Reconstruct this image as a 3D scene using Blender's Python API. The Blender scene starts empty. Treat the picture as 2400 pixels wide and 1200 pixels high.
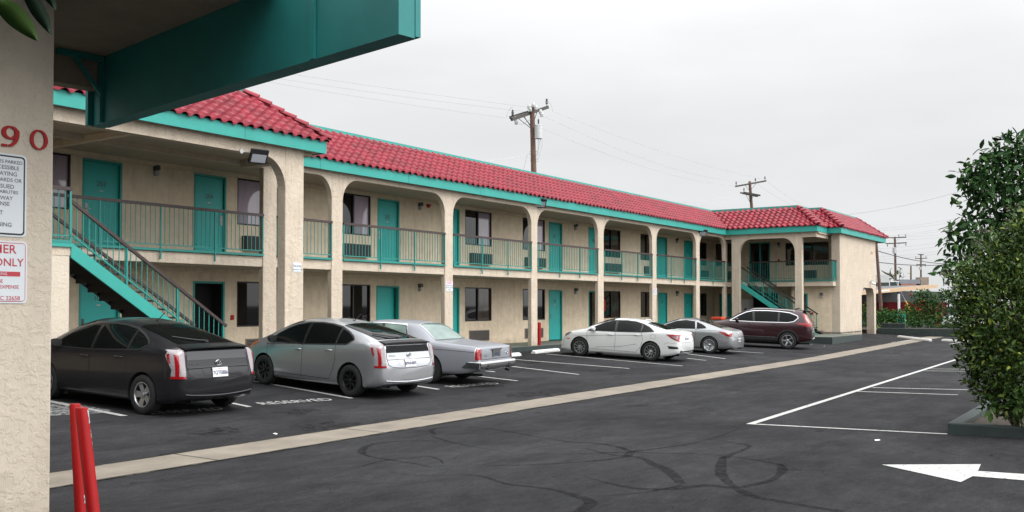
import bpy, bmesh, math, random
import numpy as np
from mathutils import Vector, Matrix
from mathutils.bvhtree import BVHTree
R = math.radians
random.seed(7); rng = np.random.RandomState(5)
S = bpy.context.scene
COL = S.collection

# ------------------------------------------------------------------ camera
F, CX, PY, HY, H = 2222.0, 1200.0, 668.0, 715.0, 1.95
HEAD = R(34.16); PIT = math.atan((HY-PY)/F)
cd = bpy.data.cameras.new('camera'); cam = bpy.data.objects.new('camera', cd); COL.objects.link(cam)
cam.location = (0, 0, H); cam.rotation_euler = (R(90)+PIT, 0, HEAD-R(90))
cd.sensor_width = 36; cd.lens = F/2400*36; cd.shift_y = (PY-600)/2400; cd.clip_start = .05; cd.clip_end = 3000
S.camera = cam

# ------------------------------------------------------------------ sky, sun, exposure
w = bpy.data.worlds.new('World'); S.world = w; w.use_nodes = True
nt = w.node_tree; nd = nt.nodes; lk = nt.links; nd.clear()
out = nd.new('ShaderNodeOutputWorld'); bg = nd.new('ShaderNodeBackground')
sky = nd.new('ShaderNodeTexSky'); sky.sky_type = 'NISHITA'; sky.sun_disc = False
SUN_EL, SUN_AZ = R(50), R(-78)           # azimuth measured from +X
sky.sun_elevation = SUN_EL; sky.sun_rotation = R(90)-SUN_AZ
tc = nd.new('ShaderNodeTexCoord'); sx = nd.new('ShaderNodeSeparateXYZ'); lk.new(tc.outputs['Generated'], sx.inputs[0])
ramp = nd.new('ShaderNodeValToRGB'); lk.new(sx.outputs['Z'], ramp.inputs[0])
cr = ramp.color_ramp; cr.elements[0].position = 0; cr.elements[0].color = (.79, .80, .81, 1)
cr.elements[1].position = 1; cr.elements[1].color = (2.9, 2.92, 2.95, 1)
e = cr.elements.new(.10); e.color = (.84, .847, .855, 1)
e = cr.elements.new(.26); e.color = (.95, .952, .958, 1)
e = cr.elements.new(.34); e.color = (1.14, 1.14, 1.145, 1)
mp = nd.new('ShaderNodeMapping'); mp.inputs['Scale'].default_value = (1.2, 1.2, 4.5); lk.new(tc.outputs['Generated'], mp.inputs[0])
nz = nd.new('ShaderNodeTexNoise'); nz.inputs['Scale'].default_value = 2.2; nz.inputs['Detail'].default_value = 5; lk.new(mp.outputs[0], nz.inputs[0])
mr = nd.new('ShaderNodeMapRange'); mr.inputs['From Min'].default_value = .3; mr.inputs['From Max'].default_value = .7
mr.inputs['To Min'].default_value = .90; mr.inputs['To Max'].default_value = 1.04; lk.new(nz.outputs[0], mr.inputs[0])
mul = nd.new('ShaderNodeMix'); mul.data_type = 'RGBA'; mul.blend_type = 'MULTIPLY'; mul.inputs['Factor'].default_value = 1
lk.new(ramp.outputs[0], mul.inputs[6]); lk.new(mr.outputs[0], mul.inputs[7])
sm = nd.new('ShaderNodeMix'); sm.data_type = 'RGBA'; sm.blend_type = 'MULTIPLY'; sm.inputs['Factor'].default_value = 1
lk.new(sky.outputs[0], sm.inputs[6]); sm.inputs[7].default_value = (.08, .08, .08, 1)
mx = nd.new('ShaderNodeMix'); mx.data_type = 'RGBA'; mx.inputs['Factor'].default_value = .93
lk.new(sm.outputs[2], mx.inputs[6]); lk.new(mul.outputs[2], mx.inputs[7])
# cloud cover is brighter on the sun's side of the sky
dp = nd.new('ShaderNodeVectorMath'); dp.operation = 'DOT_PRODUCT'; lk.new(tc.outputs['Generated'], dp.inputs[0]); dp.inputs[1].default_value = (math.cos(SUN_AZ), math.sin(SUN_AZ), .15)
gl = nd.new('ShaderNodeMapRange'); gl.interpolation_type = 'SMOOTHSTEP'; gl.inputs['From Min'].default_value = .05; gl.inputs['From Max'].default_value = .95; gl.inputs['To Min'].default_value = 1; gl.inputs['To Max'].default_value = 2.4; lk.new(dp.outputs['Value'], gl.inputs[0])
m2 = nd.new('ShaderNodeMix'); m2.data_type = 'RGBA'; m2.blend_type = 'MULTIPLY'; m2.inputs['Factor'].default_value = 1; lk.new(mx.outputs[2], m2.inputs[6]); lk.new(gl.outputs[0], m2.inputs[7])
lk.new(m2.outputs[2], bg.inputs[0]); bg.inputs[1].default_value = 1.0; lk.new(bg.outputs[0], out.inputs[0])
sd = bpy.data.lights.new('sun', 'SUN'); sd.energy = 1.05; sd.angle = R(25); sd.color = (1, .97, .93)
so = bpy.data.objects.new('sun', sd); COL.objects.link(so)
sv = Vector((math.cos(SUN_EL)*math.cos(SUN_AZ), math.cos(SUN_EL)*math.sin(SUN_AZ), math.sin(SUN_EL)))
so.rotation_euler = sv.to_track_quat('Z', 'Y').to_euler()
S.view_settings.view_transform = 'Standard'; S.view_settings.look = 'None'; S.view_settings.exposure = 0.05
S.view_settings.gamma = 1

# ------------------------------------------------------------------ measuring aids (world positions of what the photo shows)
fw = Vector((math.cos(HEAD)*math.cos(PIT), math.sin(HEAD)*math.cos(PIT), math.sin(PIT)))
rt = Vector((math.sin(HEAD), -math.cos(HEAD), 0)); upv = rt.cross(fw)
CC = Vector((0, 0, H))
def ray(u, v): return fw+rt*((u-CX)/F)+upv*((PY-v)/F)
def at(u, v, k): return CC+ray(u, v)*k
def ony(u, v, y): d = ray(u, v); return CC+d*(y/d.y)
def onx(u, v, x): d = ray(u, v); return CC+d*(x/d.x)
FL, FL2 = .47, 3.20
def g(x, y):
    if y > 10.7: z = .04*(min(y, 18.6)-10.7)
    elif y < 9.7: z = .015*(9.7-max(y, -5))
    else: z = 0
    return z+.008*min(max(0, x-35), 23)
def gr(u, v, dz=0):
    d = ray(u, v); z = 0
    for i in range(60):
        p = CC+d*((z+dz-H)/d.z); z = .5*z+.5*g(p.x, p.y)
    return Vector((p.x, p.y, g(p.x, p.y)+dz))

# ------------------------------------------------------------------ materials
def s2l(c): return tuple(((v/255)/12.92 if v/255 <= .04045 else ((v/255+.055)/1.055)**2.4) for v in c)
MATS = {}
def mat(name, col, rough=.6, metal=0, spec=.5, noise=None, bump=None, coat=0, trans=0, emit=None, alpha=None, streak=0, cells=None):
    """noise=(scale, amount[, detail]); bump=(kind, scale, strength, dist)"""
    if name in MATS: return MATS[name]
    m = bpy.data.materials.new(name); m.use_nodes = True; t = m.node_tree; n = t.nodes; l = t.links
    b = n['Principled BSDF']; b.inputs['Base Color'].default_value = (*col, 1)
    b.inputs['Roughness'].default_value = rough; b.inputs['Metallic'].default_value = metal
    b.inputs['Specular IOR Level'].default_value = spec; b.inputs['Coat Weight'].default_value = coat
    b.inputs['Coat Roughness'].default_value = .04
    if trans: b.inputs['Transmission Weight'].default_value = trans; b.inputs['IOR'].default_value = 1.45
    if emit: b.inputs['Emission Color'].default_value = (*emit, 1); b.inputs['Emission Strength'].default_value = 1
    tcn = n.new('ShaderNodeTexCoord')
    if noise:
        x = n.new('ShaderNodeTexNoise'); x.inputs['Scale'].default_value = noise[0]; x.inputs['Detail'].default_value = noise[2] if len(noise) > 2 else 6
        x.inputs['Roughness'].default_value = .65
        l.new(tcn.outputs['Object'], x.inputs['Vector'])
        r = n.new('ShaderNodeMapRange'); r.inputs['From Min'].default_value = .25; r.inputs['From Max'].default_value = .75
        r.inputs['To Min'].default_value = 1-noise[1]; r.inputs['To Max'].default_value = 1+noise[1]; l.new(x.outputs[0], r.inputs[0])
        q = n.new('ShaderNodeMix'); q.data_type = 'RGBA'; q.blend_type = 'MULTIPLY'; q.inputs['Factor'].default_value = 1
        q.inputs[6].default_value = (*col, 1); l.new(r.outputs[0], q.inputs[7]); l.new(q.outputs[2], b.inputs['Base Color'])
    if streak:     # rain streaks and grime running down the wall; painted fold shading on curtain panes
        src = b.inputs['Base Color'].links[0].from_socket
        mpn = n.new('ShaderNodeMapping'); mpn.inputs['Scale'].default_value = (5, 5, .55); l.new(tcn.outputs['Object'], mpn.inputs[0])
        x = n.new('ShaderNodeTexNoise'); x.inputs['Scale'].default_value = 1.3; x.inputs['Detail'].default_value = 7; x.inputs['Roughness'].default_value = .7; l.new(mpn.outputs[0], x.inputs['Vector'])
        r = n.new('ShaderNodeMapRange'); r.inputs['From Min'].default_value = .48; r.inputs['From Max'].default_value = .72; r.inputs['To Max'].default_value = streak*2; l.new(x.outputs[0], r.inputs[0])
        q = n.new('ShaderNodeMix'); q.data_type = 'RGBA'; l.new(r.outputs[0], q.inputs[0]); l.new(src, q.inputs[6]); q.inputs[7].default_value = (col[0]*.45, col[1]*.42, col[2]*.38, 1); l.new(q.outputs[2], b.inputs['Base Color'])
    if streak:
        src = b.inputs['Base Color'].links[0].from_socket
        sz_ = n.new('ShaderNodeSeparateXYZ'); gm = n.new('ShaderNodeNewGeometry'); l.new(gm.outputs['Position'], sz_.inputs[0])
        x = n.new('ShaderNodeTexNoise'); x.inputs['Scale'].default_value = 2.5; x.inputs['Detail'].default_value = 8; l.new(gm.outputs['Position'], x.inputs['Vector'])
        ad = n.new('ShaderNodeMath'); ad.operation = 'MULTIPLY_ADD'; ad.inputs[1].default_value = .9; l.new(x.outputs[0], ad.inputs[0]); l.new(sz_.outputs['Z'], ad.inputs[2])
        r = n.new('ShaderNodeMapRange'); r.inputs['From Min'].default_value = .80; r.inputs['From Max'].default_value = 1.15; r.inputs['To Min'].default_value = .5; r.inputs['To Max'].default_value = 0; l.new(ad.outputs[0], r.inputs[0])
        q = n.new('ShaderNodeMix'); q.data_type = 'RGBA'; l.new(r.outputs[0], q.inputs[0]); l.new(src, q.inputs[6]); q.inputs[7].default_value = (col[0]*.35, col[1]*.33, col[2]*.30, 1); l.new(q.outputs[2], b.inputs['Base Color'])
    if cells:      # each tile its own shade: (scale, amount)
        src = b.inputs['Base Color'].links[0].from_socket
        x = n.new('ShaderNodeTexVoronoi'); x.inputs['Scale'].default_value = cells[0]; l.new(tcn.outputs['Object'], x.inputs['Vector'])
        sp = n.new('ShaderNodeSeparateColor'); l.new(x.outputs['Color'], sp.inputs[0])
        r = n.new('ShaderNodeMapRange'); r.inputs['To Min'].default_value = 1-cells[1]; r.inputs['To Max'].default_value = 1+cells[1]; l.new(sp.outputs[0], r.inputs[0])
        q = n.new('ShaderNodeMix'); q.data_type = 'RGBA'; q.blend_type = 'MULTIPLY'; q.inputs['Factor'].default_value = 1; l.new(src, q.inputs[6]); l.new(r.outputs[0], q.inputs[7]); l.new(q.outputs[2], b.inputs['Base Color'])
    if bump:
        kind, sc, st, ds = bump
        bp = n.new('ShaderNodeBump'); bp.inputs['Strength'].default_value = st; bp.inputs['Distance'].default_value = ds
        x1 = n.new('ShaderNodeTexNoise'); x1.inputs['Scale'].default_value = sc; x1.inputs['Detail'].default_value = 4
        l.new(tcn.outputs['Object'], x1.inputs['Vector'])
        if kind == 'stucco':      # trowelled lumps: thresholded distorted noise + fine grain
            x1.inputs['Distortion'].default_value = .5; x1.inputs['Detail'].default_value = 7; x1.inputs['Roughness'].default_value = .58
            r1 = n.new('ShaderNodeMapRange'); r1.interpolation_type = 'SMOOTHSTEP'
            r1.inputs['From Min'].default_value = .45; r1.inputs['From Max'].default_value = .58; l.new(x1.outputs[0], r1.inputs[0])
            x2 = n.new('ShaderNodeTexNoise'); x2.inputs['Scale'].default_value = sc*9; x2.inputs['Detail'].default_value = 3
            l.new(tcn.outputs['Object'], x2.inputs['Vector'])
            a = n.new('ShaderNodeMath'); a.operation = 'MULTIPLY_ADD'; a.inputs[1].default_value = .5
            l.new(x2.outputs[0], a.inputs[0]); l.new(r1.outputs[0], a.inputs[2]); l.new(a.outputs[0], bp.inputs['Height'])
        else: l.new(x1.outputs[0], bp.inputs['Height'])
        l.new(bp.outputs[0], b.inputs['Normal'])
    if alpha:   # patchy worn paint / rubber: (scale, low, high, max)
        x = n.new('ShaderNodeTexNoise'); x.inputs['Scale'].default_value = alpha[0]; x.inputs['Detail'].default_value = 8; x.inputs['Roughness'].default_value = .75
        l.new(tcn.outputs['Object'], x.inputs['Vector'])
        r = n.new('ShaderNodeMapRange'); r.inputs['From Min'].default_value = alpha[1]; r.inputs['From Max'].default_value = alpha[2]
        r.inputs['To Max'].default_value = alpha[3]; l.new(x.outputs[0], r.inputs[0]); l.new(r.outputs[0], b.inputs['Alpha'])
    MATS[name] = m; return m
STUC = mat('stucco', (.545, .465, .37), .9, spec=.2, streak=.16, noise=(1.6, .09), bump=('stucco', 9, .55, .012))
STUN = mat('stucco_near', (.58, .51, .415), .9, spec=.2, streak=.06, noise=(5, .05), bump=('stucco', 19, .55, .005))
STUW = mat('stucco_wall', (.70, .58, .43), .9, spec=.2, streak=.14, noise=(3.6, .14), bump=('stucco', 12, .45, .009))
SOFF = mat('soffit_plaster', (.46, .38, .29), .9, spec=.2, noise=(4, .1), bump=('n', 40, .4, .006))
TEALR = mat('teal_railing_paint', (.016, .21, .18), .5)
TEALB = mat('teal_beam_paint', (.012, .20, .19), .6, noise=(2, .15), bump=('n', 9, .2, .006))
TEAL = mat('teal_paint', (.024, .30, .255), .55, noise=(2.5, .09), bump=('n', 20, .12, .004))
TDOOR = mat('teal_door_paint', (.018, .40, .365), .5, noise=(3, .06))
TILE = mat('red_roof_tile', (.20, .006, .018), .45, spec=.35, cells=(3.4, .2), noise=(1.7, .16, 9), bump=('n', 60, .1, .003))
BRN = mat('brown_handrail', (.035, .02, .018), .45)
DARKG = mat('dark_green_kerb_paint', (.022, .035, .032), .7, noise=(3, .35))
WALKM = mat('walkway_concrete', (.085, .095, .075), .75, noise=(2.2, .3), bump=('n', 50, .15, .003))
ALU = mat('bronze_window_frame', (.018, .013, .012), .4, metal=.3)
BLACK = mat('black_plastic', (.012, .012, .013), .5)
VOID = mat('dark_room', (.01, .01, .01), .9)
GLASSD = mat('dark_window_glass', (.010, .009, .009), .03, spec=.45)
GLASSP = mat('curtain_glass', (.38, .31, .37), .05, spec=.8, streak=.2, noise=(1.2, .1))
GLASSC = mat('brown_curtain_glass', (.055, .042, .032), .06, spec=.5, streak=.3, noise=(3, .2))
CURT = mat('curtain', (.12, .10, .08), .8, noise=(3, .2))
ACM = mat('ac_grille', (.02, .02, .022), .6)
ACB = mat('ac_case', (.25, .2, .16), .6)
WHITE = mat('white_paint', (.78, .78, .76), .6, noise=(4, .06))
LINE = mat('road_paint', (.40, .40, .385), .7, noise=(3, .12), alpha=(16, .31, .46, 1))
LINEW = mat('worn_road_paint', (.24, .245, .24), .7, noise=(3, .1), alpha=(11, .42, .55, .9))
REDP = mat('red_paint', (.33, .004, .005), .55, spec=.3, noise=(5, .12))
CHIP = mat('bare_metal_chip', (.45, .5, .5), .6, noise=(30, .2))
WOOD = mat('pole_wood', (.13, .075, .055), .9, noise=(3, .3), bump=('n', 25, .5, .02))
GREYM = mat('grey_metal', (.45, .46, .45), .5, noise=(4, .06))
DGREY = mat('dark_grey_metal', (.07, .08, .085), .55)
WIRE = mat('wire', (.42, .42, .43), .6)
LENS = mat('lamp_lens', (.36, .38, .41), .15)
SKID = mat('tyre_rubber_mark', (.008, .008, .009), .85, spec=.05, alpha=(14, .30, .68, .62))
CONC = mat('gutter_concrete', (.175, .150, .118), .85, noise=(1.1, .38, 12), bump=('n', 60, .2, .004))
SOIL = mat('planter_soil', (.04, .028, .018), .95, noise=(8, .4), bump=('n', 30, .8, .03))
NUMC = mat('number_black', (.03, .03, .03), .5)

def asphalt():
    m = bpy.data.materials.new('asphalt'); m.use_nodes = True; t = m.node_tree; n = t.nodes; l = t.links; b = n['Principled BSDF']
    tcn = n.new('ShaderNodeTexCoord')
    def no(s, d, r=.6, dist=0, sc=(1, 1, 1)):
        mpn = n.new('ShaderNodeMapping'); mpn.inputs['Scale'].default_value = sc; l.new(tcn.outputs['Object'], mpn.inputs[0])
        x = n.new('ShaderNodeTexNoise'); x.inputs['Scale'].default_value = s; x.inputs['Detail'].default_value = d; x.inputs['Roughness'].default_value = r
        x.inputs['Distortion'].default_value = dist; l.new(mpn.outputs[0], x.inputs['Vector']); return x.outputs[0]
    def rng_(s, a, bb, c, d):
        r = n.new('ShaderNodeMapRange'); r.inputs['From Min'].default_value = a; r.inputs['From Max'].default_value = bb
        r.inputs['To Min'].default_value = c; r.inputs['To Max'].default_value = d; l.new(s, r.inputs[0]); return r.outputs[0]
    def mul_(a, bb):
        q = n.new('ShaderNodeMath'); q.operation = 'MULTIPLY'; l.new(a, q.inputs[0]); l.new(bb, q.inputs[1]); return q.outputs[0]
    big = rng_(no(.22, 5, .6, .8), .3, .7, .72, 1.3)
    mid = rng_(no(1.5, 8, .7, .4, (.5, 1.2, 1)), .25, .75, .6, 1.4)
    fine = rng_(no(38, 5, .8), .25, .75, .5, 1.5)
    # cracks: thin bands where a distorted noise crosses one half
    c1 = no(.35, 3, .55, 1.2); s1 = n.new('ShaderNodeMath'); s1.operation = 'SUBTRACT'; l.new(c1, s1.inputs[0]); s1.inputs[1].default_value = .5
    ab = n.new('ShaderNodeMath'); ab.operation = 'ABSOLUTE'; l.new(s1.outputs[0], ab.inputs[0])
    crack = rng_(ab.outputs[0], 0, .0022, .25, 1)
    gate = rng_(no(.5, 2), .5, .56, 0, 1)
    mixc = n.new('ShaderNodeMix'); mixc.inputs[2].default_value = 1; l.new(gate, mixc.inputs[0]); l.new(crack, mixc.inputs[3])
    grain = rng_(no(7, 10, .82, .3, (.6, 1.3, 1)), .25, .75, .62, 1.38)
    v = mul_(mul_(mul_(mul_(big, mid), grain), fine), mixc.outputs[0])
    q = n.new('ShaderNodeMix'); q.data_type = 'RGBA'; q.blend_type = 'MULTIPLY'; q.inputs['Factor'].default_value = 1
    q.inputs[6].default_value = (.027, .027, .0285, 1); l.new(v, q.inputs[7])
    dust = rng_(no(1.1, 8, .75, .2, (.5, 1.4, 1)), .62, .8, 0, .3)
    q2 = n.new('ShaderNodeMix'); q2.data_type = 'RGBA'; q2.inputs[7].default_value = (.085, .068, .055, 1)
    l.new(dust, q2.inputs[0]); l.new(q.outputs[2], q2.inputs[6]); l.new(q2.outputs[2], b.inputs['Base Color'])
    l.new(rng_(no(.8, 5), .3, .7, .75, .95), b.inputs['Roughness']); b.inputs['Specular IOR Level'].default_value = .05
    bp = n.new('ShaderNodeBump'); bp.inputs['Strength'].default_value = .45; bp.inputs['Distance'].default_value = .006
    l.new(no(90, 3, .7), bp.inputs['Height']); l.new(bp.outputs[0], b.inputs['Normal']); return m
ASPH = asphalt()

# ------------------------------------------------------------------ mesh helpers
class MB:
    def __init__(s): s.v = []; s.f = []; s.mi = []
    def add(s, vs, fs, mi=0):
        o = len(s.v); s.v += [tuple(p) for p in vs]; s.f += [tuple(i+o for i in f) for f in fs]; s.mi += [mi]*len(fs); return s
    def box(s, a, b, mi=0):
        x0, y0, z0 = [min(p, q) for p, q in zip(a, b)]; x1, y1, z1 = [max(p, q) for p, q in zip(a, b)]
        vs = [(x0, y0, z0), (x1, y0, z0), (x1, y1, z0), (x0, y1, z0), (x0, y0, z1), (x1, y0, z1), (x1, y1, z1), (x0, y1, z1)]
        return s.add(vs, [(0, 3, 2, 1), (4, 5, 6, 7), (0, 1, 5, 4), (1, 2, 6, 5), (2, 3, 7, 6), (3, 0, 4, 7)], mi)
    def bar(s, p, q, w, h=None, mi=0, up=(0, 0, 1)):
        p = Vector(p); q = Vector(q); h = h or w; d = (q-p)
        if d.length < 1e-6: return s
        d.normalize(); u = Vector(up)
        if abs(d.dot(u)) > .98: u = Vector((0, 1, 0))
        a = d.cross(u).normalized()*(w/2); b = a.cross(d).normalized()*(h/2)
        vs = [p-a-b, p+a-b, p+a+b, p-a+b, q-a-b, q+a-b, q+a+b, q-a+b]
        return s.add(vs, [(0, 1, 2, 3), (7, 6, 5, 4), (0, 4, 5, 1), (1, 5, 6, 2), (2, 6, 7, 3), (3, 7, 4, 0)], mi)
    def tube(s, pts, r, n=8, mi=0, cap=True):
        pts = [Vector(p) for p in pts]; rs = r if isinstance(r, (list, tuple)) else [r]*len(pts); o = len(s.v); prev = None
        for i, p in enumerate(pts):
            d = (pts[min(i+1, len(pts)-1)]-pts[max(i-1, 0)]).normalized()
            if prev is None: a = d.orthogonal().normalized()
            else: a = (prev-d*prev.dot(d)); a = a.normalized() if a.length > 1e-6 else d.orthogonal().normalized()
            prev = a; b = d.cross(a)
            for k in range(n):
                th = 2*math.pi*k/n; s.v.append(tuple(p+(a*math.cos(th)+b*math.sin(th))*rs[i]))
        for i in range(len(pts)-1):
            for k in range(n):
                k2 = (k+1) % n; s.f.append((o+i*n+k, o+i*n+k2, o+(i+1)*n+k2, o+(i+1)*n+k)); s.mi.append(mi)
        if cap:
            s.f.append(tuple(o+k for k in range(n))[::-1]); s.f.append(tuple(o+(len(pts)-1)*n+k for k in range(n))); s.mi += [mi, mi]
        return s
    def prism(s, poly, o, ax, ay, ext, mi=0):
        """poly 2-D points placed at o + ax*x + ay*y, extruded by vector ext"""
        o = Vector(o); ax = Vector(ax); ay = Vector(ay); ext = Vector(ext); n = len(poly)
        A = [o+ax*x+ay*y for x, y in poly]; B = [p+ext for p in A]
        return s.add(A+B, [tuple(range(n))[::-1], tuple(range(n, 2*n))]+[(i, (i+1) % n, n+(i+1) % n, n+i) for i in range(n)], mi)
    def lathe(s, prof, o, ax, n=24, mi=0):
        """prof list of (radius, height along ax)"""
        o = Vector(o); ax = Vector(ax).normalized(); a = ax.orthogonal().normalized(); b = ax.cross(a); st = len(s.v); m = len(prof)
        for r, h in prof:
            for k in range(n):
                th = 2*math.pi*k/n; s.v.append(tuple(o+ax*h+(a*math.cos(th)+b*math.sin(th))*r))
        for i in range(m-1):
            for k in range(n):
                k2 = (k+1) % n; s.f.append((st+i*n+k, st+i*n+k2, st+(i+1)*n+k2, st+(i+1)*n+k)); s.mi.append(mi)
        return s
    def build(s, name, mats, parent=None, smooth=None, local=False, recalc=True):
        me = bpy.data.meshes.new(name); me.from_pydata(s.v, [], s.f); me.update()
        if recalc:
            bm = bmesh.new(); bm.from_mesh(me); bmesh.ops.recalc_face_normals(bm, faces=bm.faces); bm.to_mesh(me); bm.free()
        o = bpy.data.objects.new(name, me)
        for m in (mats if isinstance(mats, (list, tuple)) else [mats]): me.materials.append(m)
        if len(me.polygons) == len(s.mi): me.polygons.foreach_set('material_index', s.mi)
        if smooth:
            me.shade_smooth(); me.set_sharp_from_angle(angle=R(smooth))
        COL.objects.link(o)
        if parent is not None:
            o.parent = parent
            if not local: o.matrix_parent_inverse = WM(parent).inverted()
        return o
def WM(o):
    m = o.matrix_local_manual if False else Matrix.LocRotScale(o.location, o.rotation_euler, o.scale)
    if o.parent: m = WM(o.parent) @ o.matrix_parent_inverse @ m
    return m
def tag(o, label=None, cat=None, group=None, kind=None):
    if label: o['label'] = label
    if cat: o['category'] = cat
    if group: o['group'] = group
    if kind: o['kind'] = kind
    return o
def empty(name, loc, label, cat, group=None, rot=(0, 0, 0)):
    o = bpy.data.objects.new(name, None); COL.objects.link(o); o.location = loc; o.rotation_euler = rot; o.empty_display_size = .2
    return tag(o, label, cat, group)
def copytree(o, parent=None):
    c = o.copy(); COL.objects.link(c)
    if parent is not None: c.parent = parent
    for ch in [x for x in list(o.children)]: copytree(ch, c)
    return c
def text_mb(mb, txt, size, o, ax, ay, ext=.004, mi=0, align='CENTER', sx=1.0, bold=0.0):
    cu = bpy.data.curves.new('t', 'FONT'); cu.body = txt; cu.size = size; cu.align_x = align; cu.align_y = 'CENTER'; cu.resolution_u = 3; cu.offset = bold
    ob = bpy.data.objects.new('t', cu); COL.objects.link(ob)
    me = ob.to_mesh(); o = Vector(o); ax = Vector(ax).normalized()*sx; ay = Vector(ay).normalized(); nrm = ax.cross(ay).normalized()*ext
    mb.add([o+ax*v.co.x+ay*v.co.y+nrm for v in me.vertices], [tuple(p.vertices) for p in me.polygons], mi)
    ob.to_mesh_clear(); bpy.data.objects.remove(ob); bpy.data.curves.remove(cu); return mb
def pchip(pts):
    x = np.array([p[0] for p in pts], float); y = np.array([p[1] for p in pts], float); h = np.diff(x); d = np.diff(y)/h; m = np.zeros(len(x))
    for i in range(1, len(x)-1):
        if d[i-1]*d[i] > 0: w1 = 2*h[i]+h[i-1]; w2 = h[i]+2*h[i-1]; m[i] = (w1+w2)/(w1/d[i-1]+w2/d[i])
    m[0] = d[0]; m[-1] = d[-1]
    def f(t):
        t = min(max(t, x[0]), x[-1]); i = min(max(int(np.searchsorted(x, t))-1, 0), len(x)-2); s = (t-x[i])/h[i]
        return float((1+2*s)*(1-s)**2*y[i]+s*(1-s)**2*h[i]*m[i]+s*s*(3-2*s)*y[i+1]+s*s*(s-1)*h[i]*m[i+1])
    return f
XA, YA, ZA = Vector((1, 0, 0)), Vector((0, 1, 0)), Vector((0, 0, 1))

# ================================================================== GROUND
def sheet(name, xs, ys, dz, m, kind='structure'):
    mb = MB(); n = len(ys)
    for x in xs:
        for y in ys: mb.v.append((x, y, g(x, y)+dz))
    for i in range(len(xs)-1):
        for j in range(n-1): mb.f.append((i*n+j, (i+1)*n+j, (i+1)*n+j+1, i*n+j+1)); mb.mi.append(0)
    o = mb.build(name, m, recalc=False); o['kind'] = kind; return o
far = [-900, -300, -120, -60]
sheet('ground', far+list(range(-40, 58, 2))+[58, 60, 90, 150, 400, 900], far+[-40, -20, -10, -5, 0, 4, 8, 9.7, 10.2, 10.7, 12, 14, 16, 18.6, 19, 22, 40, 100, 300, 900], 0, ASPH)
sheet('concrete_gutter_strip', list(np.arange(-20, 57.3, 1.0))+[57.3], [9.72, 10.2, 10.66], .004, CONC)
# joints of the strip
mb = MB()
for i, x in enumerate(np.arange(-17, 57, 3.1)):
    mb.add([(x, 9.72, g(x, 9.72)+.008), (x+.018, 9.72, g(x, 9.72)+.008), (x+.018, 10.66, .008+g(x, 10.66)), (x, 10.66, .008+g(x, 10.66))], [(0, 1, 2, 3)])
tag(mb.build('gutter_joints', DARKG, recalc=False), kind='structure')

def ribbon(mb, pts, wd, dz=.006, mi=0, step=.5):
    """a flat painted band that follows the ground through world points"""
    P = [Vector((p[0], p[1], 0)) for p in pts]; Q = []
    for a, b in zip(P, P[1:]):
        n = max(1, int((b-a).length/step))
        for k in range(n): Q.append(a.lerp(b, k/n))
    Q.append(P[-1]); ws = wd if isinstance(wd, (list, tuple)) else [wd]*len(P)
    tot = sum((b-a).length for a, b in zip(Q, Q[1:])); L = 0; o = len(mb.v)
    for i, p in enumerate(Q):
        d = (Q[min(i+1, len(Q)-1)]-Q[max(i-1, 0)]).normalized(); nrm = Vector((-d.y, d.x, 0))
        if i: L += (p-Q[i-1]).length
        f = L/max(tot, 1e-6)*(len(ws)-1); k = min(int(f), len(ws)-2) if len(ws) > 1 else 0
        wv = ws[k]+(ws[min(k+1, len(ws)-1)]-ws[k])*(f-k)
        for s_ in (-1, 1):
            q = p+nrm*(s_*wv/2); mb.v.append((q.x, q.y, g(q.x, q.y)+dz))
    for i in range(len(Q)-1): mb.f.append((o+2*i, o+2*i+1, o+2*i+3, o+2*i+2)); mb.mi.append(mi)
mb = MB(); rs_ = np.random.RandomState(11)
for ye, sg in ((9.72, 1), (10.66, -1)):
    xs_ = np.arange(-10, 57.2, .35); o = 0
    for i, x in enumerate(xs_):
        w_ = .018+.035*rs_.rand(); o = len(mb.v); mb.v += [(x, ye-sg*.012, g(x, ye)+.009), (x, ye+sg*w_, g(x, ye)+.009)]
        if i: mb.f.append((o-2, o-1, o+1, o)); mb.mi.append(0)
tag(mb.build('gutter_edge_dirt', mat('edge_dirt', (.03, .028, .026), .9, spec=.05, alpha=(3, .30, .5, .9)), recalc=False), kind='structure')
mb = MB()
for u, v, r_ in ((980, 880, .35), (1400, 868, .4), (1250, 850, .3), (700, 965, .3), (1680, 838, .35), (520, 1010, .3), (1130, 905, .4), (1560, 905, .3), (2050, 870, .4), (1240, 925, .5), (760, 1000, .45), (1500, 950, .25)):
    p = gr(u, v); n = 14; base_ = len(mb.v); mb.v.append((p.x, p.y, g(p.x, p.y)+.003))
    for k in range(n): an = 6.283*k/n; rr = r_*(.6+.8*rs_.rand()); x_, y_ = p.x+rr*math.cos(an)*1.4, p.y+rr*math.sin(an)*.8; mb.v.append((x_, y_, g(x_, y_)+.003))
    for k in range(n): mb.f.append((base_, base_+1+k, base_+1+(k+1) % n)); mb.mi.append(0)
tag(mb.build('oil_stains', mat('oil_stain', (.010, .009, .009), .6, spec=.1, alpha=(6, .42, .66, .8)), recalc=False), kind='structure')
def smoothpts(pts, n=6):
    P = [np.array(p[:2]) for p in pts]; P = [2*P[0]-P[1]]+P+[2*P[-1]-P[-2]]; o = []
    for i in range(1, len(P)-2):
        for k in range(n):
            t = k/n; o.append(.5*((2*P[i])+(-P[i-1]+P[i+1])*t+(2*P[i-1]-5*P[i]+4*P[i+1]-P[i+2])*t*t+(-P[i-1]+3*P[i]-3*P[i+1]+P[i+2])*t**3))
    o.append(P[-2]); return o
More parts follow.
